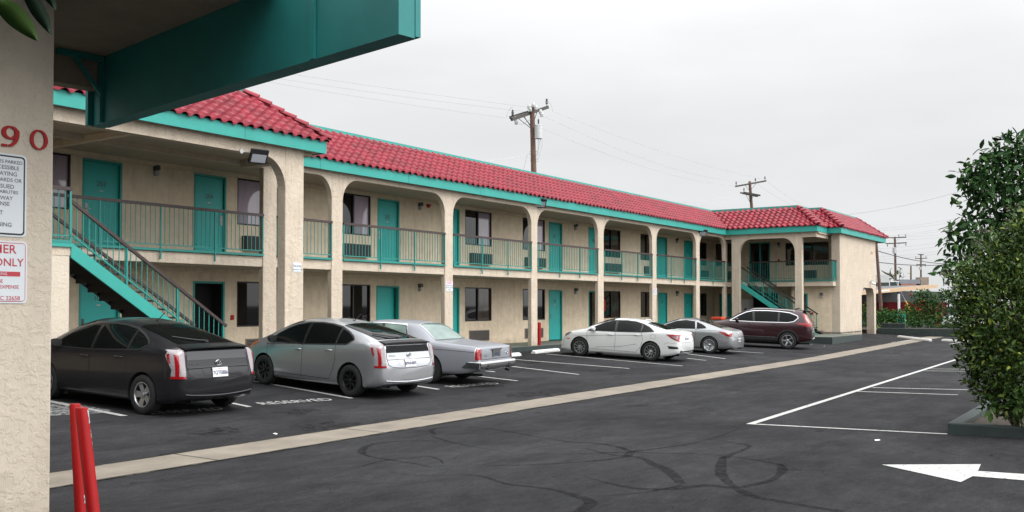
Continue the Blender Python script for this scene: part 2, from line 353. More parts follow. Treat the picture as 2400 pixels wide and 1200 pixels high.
# stall lines on the building side
mb = MB()
for a, b in [((592, 893), (825, 934)), ((400, 915), (585, 954)), ((1040, 873), (1213, 893)), ((900, 893), (1028, 913)), ((1190, 858), (1357, 878)),
             ((1196, 842), (1475, 864)), ((1280, 830), (1600, 858)), ((1610, 840), (1655, 845)), ((1560, 823), (1700, 841)), ((1700, 822), (1790, 828)),
             ((1120, 868), (1160, 872))]:
    p, q = gr(*a), gr(*b); ribbon(mb, [p, q], .10)
for x in (43.6, 46.3): ribbon(mb, [(x, 17.5), (x-.3, 12.9)], .10)
o = mb.build('stall_lines', LINE, recalc=False); tag(o, kind='structure')
# parking bay outline on the right
mb = MB()
c0, c1 = gr(1757, 995), gr(2220, 1018); cA = gr(2245, 842)
ribbon(mb, [(c0.x, c0.y), (34.5, cA.y), (56, cA.y+.2)], .12, .007); ribbon(mb, [(c0.x+.05, c0.y-.05), (c1.x, c1.y)], .09, .0065)
for uv in [((2010, 918), (2245, 926)), ((2045, 909), (2268, 914)), ((2165, 869.5), (2300, 871)), ((2180, 865), (2300, 866))]:
    p, q = gr(*uv[0]), gr(*uv[1]); ribbon(mb, [(p.x, p.y), (q.x, q.y)], .09, .0065)
p, q = gr(2090, 803), gr(2145, 796); ribbon(mb, [p, q], .1)
p, q = gr(2226, 807), gr(2260, 801); ribbon(mb, [p, q], .1)
o = mb.build('parking_bay_lines', LINE, recalc=False); tag(o, kind='structure')
# arrow
mb = MB(); A = [gr(*q) for q in [(2066, 1090), (2252, 1131), (2280, 1117), (2550, 1139), (2550, 1122), (2292, 1105), (2299, 1089)]]
mb.add([(p.x, p.y, p.z+.006) for p in A], [(0, 1, 2, 5, 6), (2, 3, 4, 5)]); tag(mb.build('painted_arrow', LINE, recalc=False), kind='structure')
# patch of old white paint at the left
mb = MB(); A = [gr(*q) for q in [(60, 944), (150, 943), (262, 962), (250, 968), (120, 975), (40, 978)]]
mb.add([(p.x, p.y, p.z+.006) for p in A], [tuple(range(6))]); tag(mb.build('worn_accessible_marking', LINEW, recalc=False), kind='structure')
p, q = gr(100, 938), gr(292, 976); mb = MB(); ribbon(mb, [p, q], .12, .010); tag(mb.build('stall_line', LINE, recalc=False), kind='structure')
# RESERVED lettering
def ground_text(txt, uvL, uvR, h):
    a, b = gr(*uvL), gr(*uvR); ax = (b-a); L = math.hypot(ax.x, ax.y); mb = MB()
    axn = Vector((ax.x, ax.y, 0)).normalized(); ay = Vector((-axn.y, axn.x, 0)); c = (a+b)/2
    text_mb(mb, txt, 1.0, (0, 0, 0), XA, YA, 0, bold=.0)
    xs = [v[0] for v in mb.v]; ys = [v[1] for v in mb.v]; wx = max(xs)-min(xs); wy = max(ys)-min(ys); x0 = (max(xs)+min(xs))/2; y0 = (max(ys)+min(ys))/2
    nv = []
    for v in mb.v:
        q = c+axn*((v[0]-x0)/wx*L)+ay*((v[1]-y0)/wy*h); nv.append((q.x, q.y, g(q.x, q.y)+.007))
    mb.v = nv; tag(mb.build('reserved_lettering', LINE, recalc=False), kind='structure')
ground_text('RESERVED', (608, 947), (774, 936), .34)
ground_text('RESERVED', (1052, 907), (1163, 898), .34)
ground_text('RESERVED', (350, 969), (520, 958), .3)
# tyre marks
mb = MB()
SK = [([(1020, 1020), (1012, 1008), (1040, 1002), (1110, 1002), (1180, 1010), (1260, 1024), (1330, 1035), (1400, 1040), (1450, 1048), (1483, 1059), (1540, 1062), (1640, 1064), (1710, 1070), (1780, 1080), (1840, 1092)], [.06, .14, .07, .07, .09, .1, .07, .08, .12, .16, .1, .06, .05, .09, .16]),
      ([(1010, 1022), (1060, 1037), (1120, 1049), (1180, 1058)], [.08, .09, .05, .02]),
      ([(1012, 1095), (960, 1085), (900, 1076), (860, 1068), (848, 1058), (865, 1044), (910, 1036), (980, 1033), (1060, 1037)], [.04, .09, .09, .12, .2, .16, .08, .06, .05]),
      ([(850, 1092), (900, 1080), (960, 1074), (1005, 1070), (1030, 1078), (1038, 1086)], [.1, .08, .05, .07, .06, .04]),
      ([(1108, 1090), (1200, 1091), (1300, 1087), (1400, 1080), (1465, 1071), (1483, 1059), (1530, 1053), (1620, 1040), (1665, 1030), (1720, 1038), (1755, 1045), (1740, 1056), (1712, 1066), (1697, 1075)], [.03, .09, .08, .1, .18, .2, .1, .1, .04, .05, .12, .1, .1, .2]),
      ([(1225, 1066), (1300, 1066), (1400, 1062), (1480, 1060)], [.02, .05, .06, .12]),
      ([(1370, 1050), (1430, 1066), (1480, 1070), (1510, 1076), (1530, 1088), (1556, 1098), (1580, 1116), (1596, 1134)], [.03, .05, .1, .13, .2, .24, .22, .16]),
      ([(1697, 1070), (1690, 1090), (1690, 1110), (1705, 1130), (1722, 1143)], [.12, .2, .22, .2, .14]),
      ([(1370, 1118), (1440, 1136), (1500, 1146), (1580, 1146), (1660, 1138), (1720, 1144), (1770, 1136), (1816, 1122), (1834, 1100), (1826, 1086)], [.03, .07, .16, .2, .2, .16, .16, .12, .2, .1]),
      ([(1400, 1164), (1500, 1156), (1560, 1146), (1600, 1137)], [.02, .05, .08, .1]),
      ([(1722, 1143), (1760, 1162), (1820, 1174), (1900, 1188), (1980, 1200)], [.16, .2, .16, .14, .12]),
      ([(1075, 1113), (1130, 1117), (1190, 1135), (1290, 1147), (1350, 1163), (1385, 1177), (1370, 1192), (1330, 1215)], [.03, .09, .1, .1, .14, .22, .22, .14]),
      ([(910, 1107), (980, 1115), (1075, 1113)], [.02, .04, .04]), ([(1834, 1100), (1900, 1103), (1960, 1102)], [.1, .05, .04]),
      ([(1350, 960), (1500, 967), (1700, 974), (1810, 976)], [.02, .06, .05, .02]), ([(900, 960), (960, 966), (1020, 974)], [.03, .06, .03]),
      ([(1660, 1031), (1700, 1018), (1740, 1002)], [.05, .05, .02]), ([(1390, 890), (1500, 878), (1560, 872)], [.03, .07, .03]), ([(1150, 870), (1280, 858), (1400, 852)], [.03, .08, .03])]
for i, (px, ws) in enumerate(SK):
    ribbon(mb, smoothpts([gr(*p) for p in px]), [q*.6 for q in ws], .0025+.0003*i, step=.12)
tag(mb.build('tyre_marks', SKID, recalc=False), kind='structure')

# ================================================================== MOTEL
motel = empty('motel_building', (30, 20, .47), 'two storey cream stucco motel with red tiled roof, teal trim and arched galleries', 'building')
YC, YW, YF = 18.8, 20.8, 18.6          # gallery front, room wall, fascia of the long wing
XR, XRW = 47.7, 51.2                   # return wing: arcade plane, room wall
def wallq(o, ax, u0, u1, z0, z1, openings, nrm, depth=.12):
    """wall face with rectangular openings and their reveals. o+ax*u ; nrm points outward"""
    mb = MB(); o = Vector(o); ax = Vector(ax); nrm = Vector(nrm)
    us = sorted({u0, u1, *[a for op in openings for a in op[:2]]}); zs = sorted({z0, z1, *[a for op in openings for a in op[2:4]]})
    us = [u for u in us if u0 <= u <= u1]; zs = [z for z in zs if z0 <= z <= z1]
    def P3(u, z, d=0): return o+ax*u+ZA*z-nrm*d
    for a, b in zip(us, us[1:]):
        for c, d in zip(zs, zs[1:]):
            um, zm = (a+b)/2, (c+d)/2
            if any(op[0] < um < op[1] and op[2] < zm < op[3] for op in openings): continue
            mb.add([P3(a, c), P3(b, c), P3(b, d), P3(a, d)], [(0, 1, 2, 3)])
    for a, b, c, d in [op[:4] for op in openings]:
        mb.add([P3(a, c), P3(b, c), P3(b, d), P3(a, d), P3(a, c, depth), P3(b, c, depth), P3(b, d, depth), P3(a, d, depth)],
               [(0, 1, 5, 4), (1, 2, 6, 5), (2, 3, 7, 6), (3, 0, 4, 7)])
    # back mass
    mb.add([P3(u0, z0, .5), P3(u1, z0, .5), P3(u1, z1, .5), P3(u0, z1, .5)], [(0, 1, 2, 3)])
    mb.add([P3(u0, z1, 0), P3(u1, z1, 0), P3(u1, z1, .5), P3(u0, z1, .5)], [(0, 1, 2, 3)])
    return mb
def X_(u): return ony(u, 700, YW).x
DZ = {0: (FL+.02, 2.58), 1: (3.26, 5.41)}
WZ = {0: (1.35, 2.60), 1: (4.16, 5.44)}
AZ = {0: (.62, 1.02), 1: (3.47, 3.86)}
def door(pos, ax, nrm, wdt, z0, z1, number=None, hinge=1, openv=0, dark=False, lab=None, glass=False):
    """door: frame (part) with leaf, number, handle as sub-parts, set into the reveal"""
    pos = Vector(pos); ax = Vector(ax); nrm = Vector(nrm); fr = MB(); t = .055
    def bx(m, a0, a1, b0, b1, d0, d1, mi=0):
        c = [pos+ax*a+ZA*b+nrm*d for a in (a0, a1) for b in (b0, b1) for d in (d0, d1)]
        xs = [p.x for p in c]; ys = [p.y for p in c]; zs = [p.z for p in c]; m.box((min(xs), min(ys), min(zs)), (max(xs), max(ys), max(zs)), mi)
    bx(fr, 0, t, z0, z1, -.11, .012); bx(fr, wdt-t, wdt, z0, z1, -.11, .012); bx(fr, t, wdt-t, z1-t, z1, -.11, .012)
    fo = fr.build('door', TEAL, motel)
    if lab: fo['label'] = lab
    if openv:
        v = MB(); bx(v, t, wdt-t, z0, z1-t, -.45, -.44); v.build('dark_doorway', VOID, fo)
        lf = MB(); hp = pos+ax*(t if hinge < 0 else wdt-t)-nrm*.06; dv = (ax*(1 if hinge < 0 else -1)*math.cos(openv)-nrm*math.sin(openv))*(wdt-2*t)
        lf.bar(hp+ZA*(z0+.01), hp+ZA*(z0+.01)+dv, .04, .01); lf = MB()
        th = nrm*.04
        lf.add([hp+ZA*(z0+.01), hp+dv+ZA*(z0+.01), hp+dv+ZA*(z1-t-.01), hp+ZA*(z1-t-.01), hp-th+ZA*(z0+.01), hp-th+dv+ZA*(z0+.01), hp-th+dv+ZA*(z1-t-.01), hp-th+ZA*(z1-t-.01)],
               [(0, 1, 2, 3), (4, 7, 6, 5), (0, 4, 5, 1), (1, 5, 6, 2), (2, 6, 7, 3), (3, 7, 4, 0)])
        lf.build('door_leaf', TDOOR if not dark else VOID, fo); return fo
    lf = MB(); bx(lf, t+.004, wdt-t-.004, z0+.012, z1-t-.005, -.10, -.055)
    lf.build('door_leaf', (GLASSD if glass else TDOOR) if not dark else VOID, fo)
    if glass:
        v = MB(); bx(v, wdt/2-.03, wdt/2+.03, z0+.012, z1-t-.005, -.054, -.04); v.build('door_mullion', TDOOR, fo)
    if number:
        n = MB(); c = pos+ax*(wdt/2)+ZA*(z0+1.62)-nrm*.055; text_mb(n, number, .17, c, ax, ZA, .006); 
        nb = n.build('door_number', NUMC, fo)
        pl = MB(); bx(pl, wdt/2-.05, wdt/2+.05, z0+1.44, z0+1.475, -.055, -.048); pl.build('door_plate', GREYM, fo)
    if not dark and not glass:
        h = MB(); hx = t+.07 if hinge > 0 else wdt-t-.07
        bx(h, hx-.035, hx+.035, z0+.88, z0+1.14, -.055, -.035); bx(h, hx-.02, hx+.10 if hinge > 0 else hx-.10, z0+1.0, z0+1.02, -.02, 0.0); bx(h, hx-.015, hx+.015, z0+.995, z0+1.025, -.035, 0.0)
        h.build('door_handle', GREYM if z0 > 3 else DGREY, fo)
    return fo
def window(pos, ax, nrm, wdt, z0, z1, style='mix', split=.5):
    pos = Vector(pos); ax = Vector(ax); nrm = Vector(nrm)
    def bx(m, a0, a1, b0, b1, d0, d1, mi=0):
        c = [pos+ax*a+ZA*b+nrm*d for a in (a0, a1) for b in (b0, b1) for d in (d0, d1)]
        xs = [p.x for p in c]; ys = [p.y for p in c]; zs = [p.z for p in c]; m.box((min(xs), min(ys), min(zs)), (max(xs), max(ys), max(zs)), mi)
    t = .04; f = MB(); bx(f, 0, t, z0, z1, -.10, -.01); bx(f, wdt-t, wdt, z0, z1, -.10, -.01); bx(f, t, wdt-t, z0, z0+t, -.10, -.01); bx(f, t, wdt-t, z1-t, z1, -.10, -.01)
    if split: bx(f, wdt*split-.03, wdt*split+.03, z0+t, z1-t, -.095, -.015)
    fo = f.build('window', ALU, motel)
    segs = [(t, wdt*split-.03), (wdt*split+.03, wdt-t)] if split else [(t, wdt-t)]
    for i, (a, b) in enumerate(segs):
        p = MB(); bx(p, a, b, z0+t, z1-t, -.075, -.065)
        pale = style == 'pale' or (style == 'mix' and i == 1)
        p.build('pane', GLASSP if pale else (GLASSC if (i == 1 or not split) and int(pos.x*7) % 3 else GLASSD), fo)
    return fo
def acunit(pos, ax, nrm, wdt, z0, z1, flush=False):
    pos = Vector(pos); ax = Vector(ax); nrm = Vector(nrm)
    def bx(m, a0, a1, b0, b1, d0, d1, mi=0):
        c = [pos+ax*a+ZA*b+nrm*d for a in (a0, a1) for b in (b0, b1) for d in (d0, d1)]
        xs = [p.x for p in c]; ys = [p.y for p in c]; zs = [p.z for p in c]; m.box((min(xs), min(ys), min(zs)), (max(xs), max(ys), max(zs)), mi)
    d = .03 if flush else .17; m = MB(); bx(m, 0, wdt, z0, z1, -.02, d, 1); o = m.build('air_conditioner', [ACM, ACB if flush else BRN], motel)
    s = MB(); n = 9 if flush else 7
    for k in range(n):
        zz = z0+.02+(z1-z0-.04)*(k+.2)/n; bx(s, .02, wdt-.02, zz, zz+(z1-z0)*.55/n, d, d+.012)
    s.build('grille', ACM, o); return o
def lamp(pos, ax, nrm, z):
    pos = Vector(pos); ax = Vector(ax); nrm = Vector(nrm); q = pos+ZA*z
    m = MB()
    m.prism([(0, .16), (.13, .16), (.15, .05), (0, .02)], q-ax*.055, nrm, ZA, ax*.11); o = m.build('wall_lamp', DGREY, motel)
    m = MB(); m.prism([(.0, .0), (.10, .03), (.10, -.08), (0, -.10)], q-ax*.045, nrm, ZA, ax*.09); m.build('lamp_shade', LENS, o); return o
# --- long room wall with all its openings
N = -YA
ops = {0: [], 1: []}; items = []
def D(fl, a, b, num, **k): ops[fl].append((a, b, FL-.3 if fl == 0 else 3.2, DZ[fl][1])); items.append(('d', fl, a, b, num, k))
def W_(fl, a, b, **k): ops[fl].append((a, b, *WZ[fl])); items.append(('w', fl, a, b, None, k))
def A_(fl, a, b): items.append(('a', fl, a, b, None, {}))
W_(1, 11.1, 12.41, style='pale', split=None); D(1, 12.70, 13.73, '203'); D(1, 15.82, 16.86, '204', hinge=-1); W_(1, 17.24, 18.5, style='pale', split=None)
W_(1, 21.05, 22.58); D(1, 22.90, 23.97, '205'); D(1, 26.21, 27.27, '206'); W_(1, 27.6, 29.28); W_(1, 31.41, 33.08); D(1, 33.37, 34.44, '207')
D(1, 36.7, 37.76, '208'); W_(1, 38.0, 39.74, style='dark'); W_(1, 41.84, 43.3, style='dark'); D(1, 43.7, 44.88, '209', openv=.25); D(1, 47.0, 48.1, '210'); W_(1, 48.9, 50.09, style='dark')
W_(0, 11.1, 12.3, style='dark'); D(0, 12.64, 13.7, '103'); D(0, 15.81, 16.83, '104', openv=1.5, dark=True); W_(0, 17.24, 18.5, style='dark', split=None)
W_(0, 21.05, 22.58, style='dark'); D(0, 22.85, 23.97, '105', openv=.10, hinge=-1); D(0, 26.21, 27.27, '106'); W_(0, 27.6, 29.28, style='dark'); W_(0, 31.41, 33.08, style='dark'); D(0, 33.37, 34.44, '107')
D(0, 36.7, 37.9, '108', openv=.5, hinge=-1); W_(0, 38.0, 39.74, style='dark'); W_(0, 41.84, 43.3, style='dark'); D(0, 43.8, 44.88, '109'); D(0, 47.0, 48.1, '110'); W_(0, 49.2, 50.09, style='dark')
for a, b in ((17.4, 18.3), (21.2, 22.4), (27.85, 29.1), (31.55, 32.9), (38.2, 39.6), (42.2, 43.4), (49.0, 50.0)): A_(1, a, b)
for a, b in ((17.55, 18.5), (27.85, 29.1), (31.55, 32.9)): A_(0, a, b)
wallq((0, YW, 0), XA, -6, XRW, FL-.3, 2.96, ops[0], N).build('ground_floor_wall', STUW, motel)
wallq((0, YW, 0), XA, -6, XRW, 2.96, 5.7, ops[1], N).build('upper_floor_wall', STUW, motel)
for k, fl, a, b, num, kw in items:
    if k == 'd': door((a, YW, 0), XA, N, b-a, DZ[fl][0] if fl == 0 else 3.22, DZ[fl][1], num, **kw)
    elif k == 'w': window((a, YW, 0), XA, N, b-a, *WZ[fl], **kw)
    else: acunit((a, YW, 0), XA, N, b-a, *AZ[fl], flush=(fl == 0))
for x in (14.65, 25.0, 35.5, 46.0): lamp((x, YW, 0), XA, N, 5.30)
for x in (25.0, 35.5, 46.0): lamp((x, YW, 0), XA, N, 2.52)
m = MB(); m.box((40.9, YW-.02, 5.0), (41.1, YW-.10, 5.2)); 
m = MB(); m.lathe([(.01, .06), (.09, .05), (.11, 0)], (25.47, YW-.01, 5.42), N, 16); m.build('fire_bell', REDP, motel, smooth=40)
m = MB(); m.box((18.55-1.52, YW-.03, 1.55), (18.55-1.42, YW, 1.68)); m.build('fire_alarm', REDP, motel)
# hanging red towel / sheet in doorway 208 and 108
m = MB(); m.box((37.45, YW-.06, 4.55), (37.68, YW-.03, 5.1)); m.build('red_notice', REDP, motel)
m = MB(); m.box((37.55, YW-.3, 1.7), (37.72, YW-.05, 2.2)); m.build('red_notice', REDP, motel)

# --- slabs, ceilings
m = MB(); m.box((-6, YC+.03, 2.93), (49.2, YW+.3, FL2-.02)); m.box((49.2, 13.6, 2.93), (XRW+.3, YW+.3, FL2-.021)); m.build('gallery_slab', STUC, motel)
m = MB(); m.box((-6, YC+.05, FL2-.02), (49.15, YW, FL2)); m.box((49.25, 13.62, FL2-.02), (XRW, YC+.05, FL2-.002)); m.build('gallery_floor', WALKM, motel)
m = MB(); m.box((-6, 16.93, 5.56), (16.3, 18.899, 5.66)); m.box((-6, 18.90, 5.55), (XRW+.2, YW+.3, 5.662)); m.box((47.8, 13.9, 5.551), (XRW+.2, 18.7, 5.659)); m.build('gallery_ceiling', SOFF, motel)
m = MB()
for x in (5, 11.5): m.box((x, 17.0, 5.42), (x+.14, YW, 5.555))
m.box((-6, YW-.10, 5.44), (XRW, YW-.003, 5.548)); m.box((-6, YW-.12, 2.82), (XRW-.01, YW-.003, 2.928)); m.build('ceiling_trim', STUW, motel)
# --- arcade columns and arches of the long wing
def column(x0, x1, y0, y1, zb, zt, lab=None):
    m = MB(); m.box((x0, y0, zb), (x1, y1, zt)); o = m.build('column', STUC, motel); bev(o, .018)
    if lab: o['label'] = lab
    return o
def bev(o, w_, seg=2):
    b = bmesh.new(); b.from_mesh(o.data); bmesh.ops.bevel(b, geom=b.edges[:], offset=w_, segments=seg, affect='EDGES', profile=.5); b.to_mesh(o.data); b.free()
def archpoly(a, b, zl, zt, r=.62, rz=.62, left=True, right=True):
    P = [(a, zt)]
    if left:
        P += [(a, zl-rz)]+[(a+r-r*math.cos(t), zl-rz+rz*math.sin(t)) for t in np.linspace(.12, math.pi/2, 9)]
    else: P += [(a, zl)]
    if right: P += [(b-r+r*math.sin(t), zl-rz+rz*math.cos(t)) for t in np.linspace(0, math.pi/2-.12, 9)]+[(b, zl-rz)]
    else: P += [(b, zl)]
    P += [(b, zt)]; return P
COLS = [(16.41, 16.86), (18.84, 19.27), (23.88, 24.31), (28.97, 29.38), (33.96, 34.45), (39.0, 39.45), (43.95, 44.40), (47.70, 48.05)]
TK = .16
for a, b in COLS: column(a, b, YC, YC+TK, FL-.05, 5.80)
ZL = 5.50
for (a0, a1), (b0, b1) in zip(COLS, COLS[1:]):
    m = MB(); m.prism(archpoly(a1, b0, ZL, 5.66, r=.62 if b0-a1 > 2.5 else .5), (0, YC+.002, 0), XA, ZA, (0, TK-.004, 0)); m.build('arch', STUC, motel)
# left bay (behind the staircase) has a plain lintel
m = MB(); m.box((-6, YC+.004, 5.45), (16.41, YC+TK, 5.66)); m.build('lintel', STUC, motel)
# front arcade of the left section
YS = 16.85
column(15.37, 15.95, YS, YS+.27, FL-.15, 5.80, 'wide cream corner column with the small camera sign')
column(4.0, 4.5, YS, YS+.27, FL-.15, 5.80)
m = MB(); m.prism(archpoly(4.5, 15.37, 5.38, 5.66, r=.62, rz=.72), (0, YS+.003, 0), XA, ZA, (0, .26, 0)); m.build('arch', STUC, motel)
m = MB(); m.box((15.70, YS+.27, 5.38), (15.95, YC, 5.66)); m.build('lintel', STUC, motel)

# --- railings
def railing(p, q, zf=FL2, inset=0, lugs=True, step=.125, hr=True, endpost=True):
    p = Vector(p); q = Vector(q); d = q-p; L = d.length; d.normalize(); nrm = Vector((d.y, -d.x, 0))
    m = MB(); m.bar(p+ZA*(zf+.13), q+ZA*(zf+.13), .03, .025); m.bar(p+ZA*(zf+.02), q+ZA*(zf+.02), .05, .055)
    n = max(2, int(L/step))
    for i in range(n+1):
        c = p+d*(L*i/n); m.bar(c+ZA*(zf+.13), c+ZA*(zf+1.0), .0135)
    nl = max(1, int(round(L/1.65)))
    for i in range(nl+1):
        if (i in (0, nl)): 
            if endpost: c = p+d*(.02 if i == 0 else L-.02); m.bar(c+ZA*(zf-.0), c+ZA*(zf+1.0), .03)
            continue
        c = p+d*(L*i/nl)+nrm*.022; m.bar(c+ZA*(zf-.20 if lugs else zf), c+ZA*(zf+1.0), .032)
    o = m.build('railing', TEALR, motel)
    m = MB(); m.bar(p+ZA*(zf+1.035), q+ZA*(zf+1.035), .065, .065); m.build('handrail', BRN, o); return o
YR = YC-.012
for (a0, a1), (b0, b1) in zip(COLS, COLS[1:]): railing((a1+.005, YR, 0), (b0-.005, YR, 0))
railing((10.35, YR, 0), (16.40, YR, 0))
railing((48.06, YR, 0), (49.15, YR, 0), lugs=False)
XB = 49.17
railing((XB, 18.0, 0), (XB, 13.62, 0)); railing((XB+.02, 13.58, 0), (49.74, 13.58, 0), lugs=False, step=.05)

# --- staircases
def stairs(o, d, wv, ztop, zbot, label, posts=3):
    """o top front corner of outer stringer, d horizontal run direction, wv across"""
    o = Vector(o); d = Vector(d); wv = Vector(wv); sl = .672; run = (ztop-zbot)/sl; st = None
    m = MB(); t = wv.normalized()*.05
    poly = [(0, ztop+.02), (0, ztop-.27), ((ztop-.27-zbot)/sl, zbot), (run+.03, zbot)]
    m.prism(poly, (o.x, o.y, 0), d, ZA, t); so_ = m.build('staircase', TEAL, motel); so_['label'] = label; m = MB(); poly2 = [(0, ztop-.02), (0, ztop-.14), ((ztop-.14-zbot)/sl, zbot), (run, zbot)]; m.prism(poly2, Vector((o.x, o.y, 0))+wv-t, d, ZA, t); m.build('rear_stringer', BLACK, so_)  # rear stringer coloured black to paint in the shade under the flight
    n = int((ztop-zbot)/.18); tr = MB()
    for i in range(1, n+1):
        z = ztop-(ztop-zbot)*i/(n+1); x = run*i/(n+1); a = Vector((o.x, o.y, z-.05))+d*(x-.04)+t; b = Vector((o.x, o.y, z-.01))+d*(x+.27)+wv-t
        tr.box(a, b); b2 = Vector((o.x, o.y, z-.01-.20))+d*(x-.035)+wv-t; a2 = Vector((o.x, o.y, z-.05))+d*(x-.015)+t
        tr.box(a2, b2)
    tr.build('treads', BLACK, so_)  # black colour stands for the shade beneath the treads
    for side, off in (('a', t*.5), ('b', wv-t*.5)):
        m = MB(); p0 = Vector((o.x, o.y, 0))+off; L = run-.35
        for z in (.10,): m.bar(p0+ZA*(ztop+z+.04)+d*.05, p0+ZA*(ztop+z+.04-L*sl)+d*L, .028, .028)
        k = int(L/.125)
        for i in range(k+1):
            x = L*i/k; zz = ztop-x*sl; m.bar(p0+d*x+ZA*(zz+.12), p0+d*x+ZA*(zz+.80), .0135)
        for i in range(posts+1):
            x = L*i/posts; zz = ztop-x*sl; m.bar(p0+d*x+ZA*(zz-.12 if i not in (0,) else zz), p0+d*x+ZA*(zz+.80), .036)
        m.bar(p0+d*L+ZA*(ztop-L*sl+.05), p0+d*(L)+ZA*zbot, .034)
        ro = m.build('stair_railing', TEALR, so_)
        m = MB(); m.bar(p0+ZA*(ztop+.83)-d*.02, p0+ZA*(ztop+.83-(L+.08)*sl)+d*(L+.08), .06, .06); m.build('stair_handrail', BRN, so_)
    return so_
stairs((10.27, 17.17, 0), XA, Vector((0, 1.15, 0)), 3.13, FL, 'teal staircase at the left end behind the dark grey hatchback')
stairs((48.0, 18.05, 0), -YA, Vector((1.1, 0, 0)), 3.15, FL, 'teal staircase of the far wing behind the maroon car')
# landings
m = MB(); m.box((7.0, 17.19, 2.90), (10.265, YC+.02, 3.13)); m.build('stair_landing', STUC, motel)
m = MB(); m.box((7.0, 17.15, 3.06), (10.27, 17.188, 3.16)); m.build('landing_edge', TEAL, motel)
m = MB(); m.box((9.50, 17.20, FL-.2), (10.25, 17.38, 2.90)); m.build('landing_wall', STUN, motel)
railing((8.0, 17.17, 0), (10.26, 17.17, 0), zf=3.14, lugs=False)
m = MB(); m.box((47.95, 18.06, 2.93), (49.18, YC+.02, 3.15)); m.build('stair_landing', STUC, motel)

# --- return wing arcade
column_ = []
column(XR, XR+.28, 18.0, 18.42, FL-.35, 5.80, 'cream column in the inner corner of the far wing')
column(XR, XR+.28, 14.72, 15.08, FL-.35, 5.80)
m = MB(); m.prism(archpoly(15.08, 18.0, 5.37, 5.66, r=.62, rz=.72), (XR+.003, 0, 0), YA, ZA, (.26, 0, 0)); m.build('arch', STUC, motel)
m = MB(); m.box((XR+.003, 13.98, 5.37), (XR+.26, 14.72, 5.66)); m.box((XR+.26, 13.98, 5.372), (49.8, 14.20, 5.66)); m.box((XR+.003, 18.42, 5.40), (XR+.2, YC, 5.66)); m.build('lintel', STUC, motel)
# return wing upper wall
opsR = []
def yR(u): return onx(u, 600, XRW).y
m = wallq((XRW, 0, 0), YA, 13.4, YW, 2.96, 5.7, [(19.3, 20.0, *WZ[1]), (20.12, 20.7, *WZ[1]), (17.55, 18.72, 3.2, 5.42), (14.37, 16.69, 4.10, 5.33)], -XA); m.build('upper_floor_wall', STUW, motel)
window((XRW, 20.0, 0), -YA, -XA, .7, *WZ[1], style='dark', split=None); window((XRW, 20.7, 0), -YA, -XA, .58, *WZ[1], style='dark', split=None)
door((XRW, 18.72, 0), -YA, -XA, 1.17, 3.22, 5.42, None, glass=True, lab='sliding glass door of the far upper gallery')
window((XRW, 16.69, 0), -YA, -XA, 2.32, 4.10, 5.33, style='dark', split=.62)
acunit((XRW, 15.76, 0), -YA, -XA, .75, 3.38, 3.82); lamp((XRW, 17.05, 0), YA, -XA, 5.22)
acunit((XRW, 20.0, 0), -YA, -XA, .65, 3.40, 3.85)
m = MB(); m.box((XRW-.03, 17.0, 4.35), (XRW, 17.12, 4.46)); m.build('fire_alarm', REDP, motel)
# return ground floor: room front at the end, recessed wall behind the stairs
m = wallq((XRW, 0, 0), YA, 15.9, YW, FL-.3, 2.96, [(17.1, 18.6, FL-.3, 2.6), (19.3, 20.5, FL-.3, 2.58)], -XA); m.build('ground_floor_wall', STUW, motel)
door((XRW, 20.5, 0), -YA, -XA, 1.2, FL+.02, 2.58, None); m = MB(); m.box((XRW+.3, 17.1, FL-.2), (XRW+.31, 18.6, 2.6)); m.build('dark_doorway', VOID, motel)
m = wallq((49.76, 0, 0), YA, 13.82, 15.9, .1, 2.925, [(15.12, 15.75, FL-.2, 2.50)], -XA, .12); m.add([(49.76, 15.9, .1), (XRW, 15.9, .1), (XRW, 15.9, 2.93), (49.76, 15.9, 2.93)], [(0, 1, 2, 3)]); m.build('room_front_wall', STUW, motel)
m = MB(); m.box((49.86, 15.12, FL), (49.9, 15.75, 2.5)); m.build('dark_door', DGREY, motel)
m = MB(); m.box((49.74, 15.05, FL), (49.77, 15.12, 2.56)); m.box((49.74, 15.12, 2.50), (49.77, 15.75, 2.56)); m.build('door_frame', TEAL, motel)
lamp((49.76, 14.33, 0), YA, -XA, 2.42); m = MB(); m.box((49.73, 14.78, 1.45), (49.76, 14.88, 1.58)); m.build('fire_alarm', REDP, motel)
m = MB(); m.box((49.72, 13.36, .52), (49.755, 15.0, .545)); m.box((49.72, 13.36, .52), (54.0, 13.395, .545)); m.build('weep_screed', DGREY, motel)
# end side wall with its arched passage
m = MB()
A0, A1, ZT = 54.07, 56.88, 2.92
pl = [(49.76, 0), (A0, 0)]+[(A0, ZT-.6)]+[(A0+.55-.55*math.cos(t), ZT-.6+.6*math.sin(t)) for t in np.linspace(.15, math.pi/2, 8)]+\
     [(A1-.55+.55*math.sin(t), ZT-.6+.6*math.cos(t)) for t in np.linspace(0, math.pi/2-.15, 8)]+[(A1, ZT-.6), (A1, 0), (57.3, 0), (57.3, 5.66), (49.76, 5.66)]
m.prism(pl, (0, 13.4, 0), XA, ZA, (0, .42, 0)); m.build('end_wall', STUC, motel)
m = MB(); m.box((57.15, 15.9, 0), (57.3, 22, 5.66)); m.box((57.15, 13.82, 2.9), (57.3, 15.9, 5.66)); m.box((53.9, 13.82, 0), (54.05, 22, 2.9)); m.box((54.05, 13.82, 2.9), (57.15, 22, 3.0))
m.box((XRW+.6, 21.8, 0), (57.2, 22, 5.66)); m.box((49.8, 13.82, 5.56), (57.2, 22, 5.66)); m.build('end_walls', STUC, motel)
m = MB(); text_mb(m, '1390', .22, (56.35, 13.39, 4.92), XA, ZA, .004); m.build('house_number', REDP, motel)
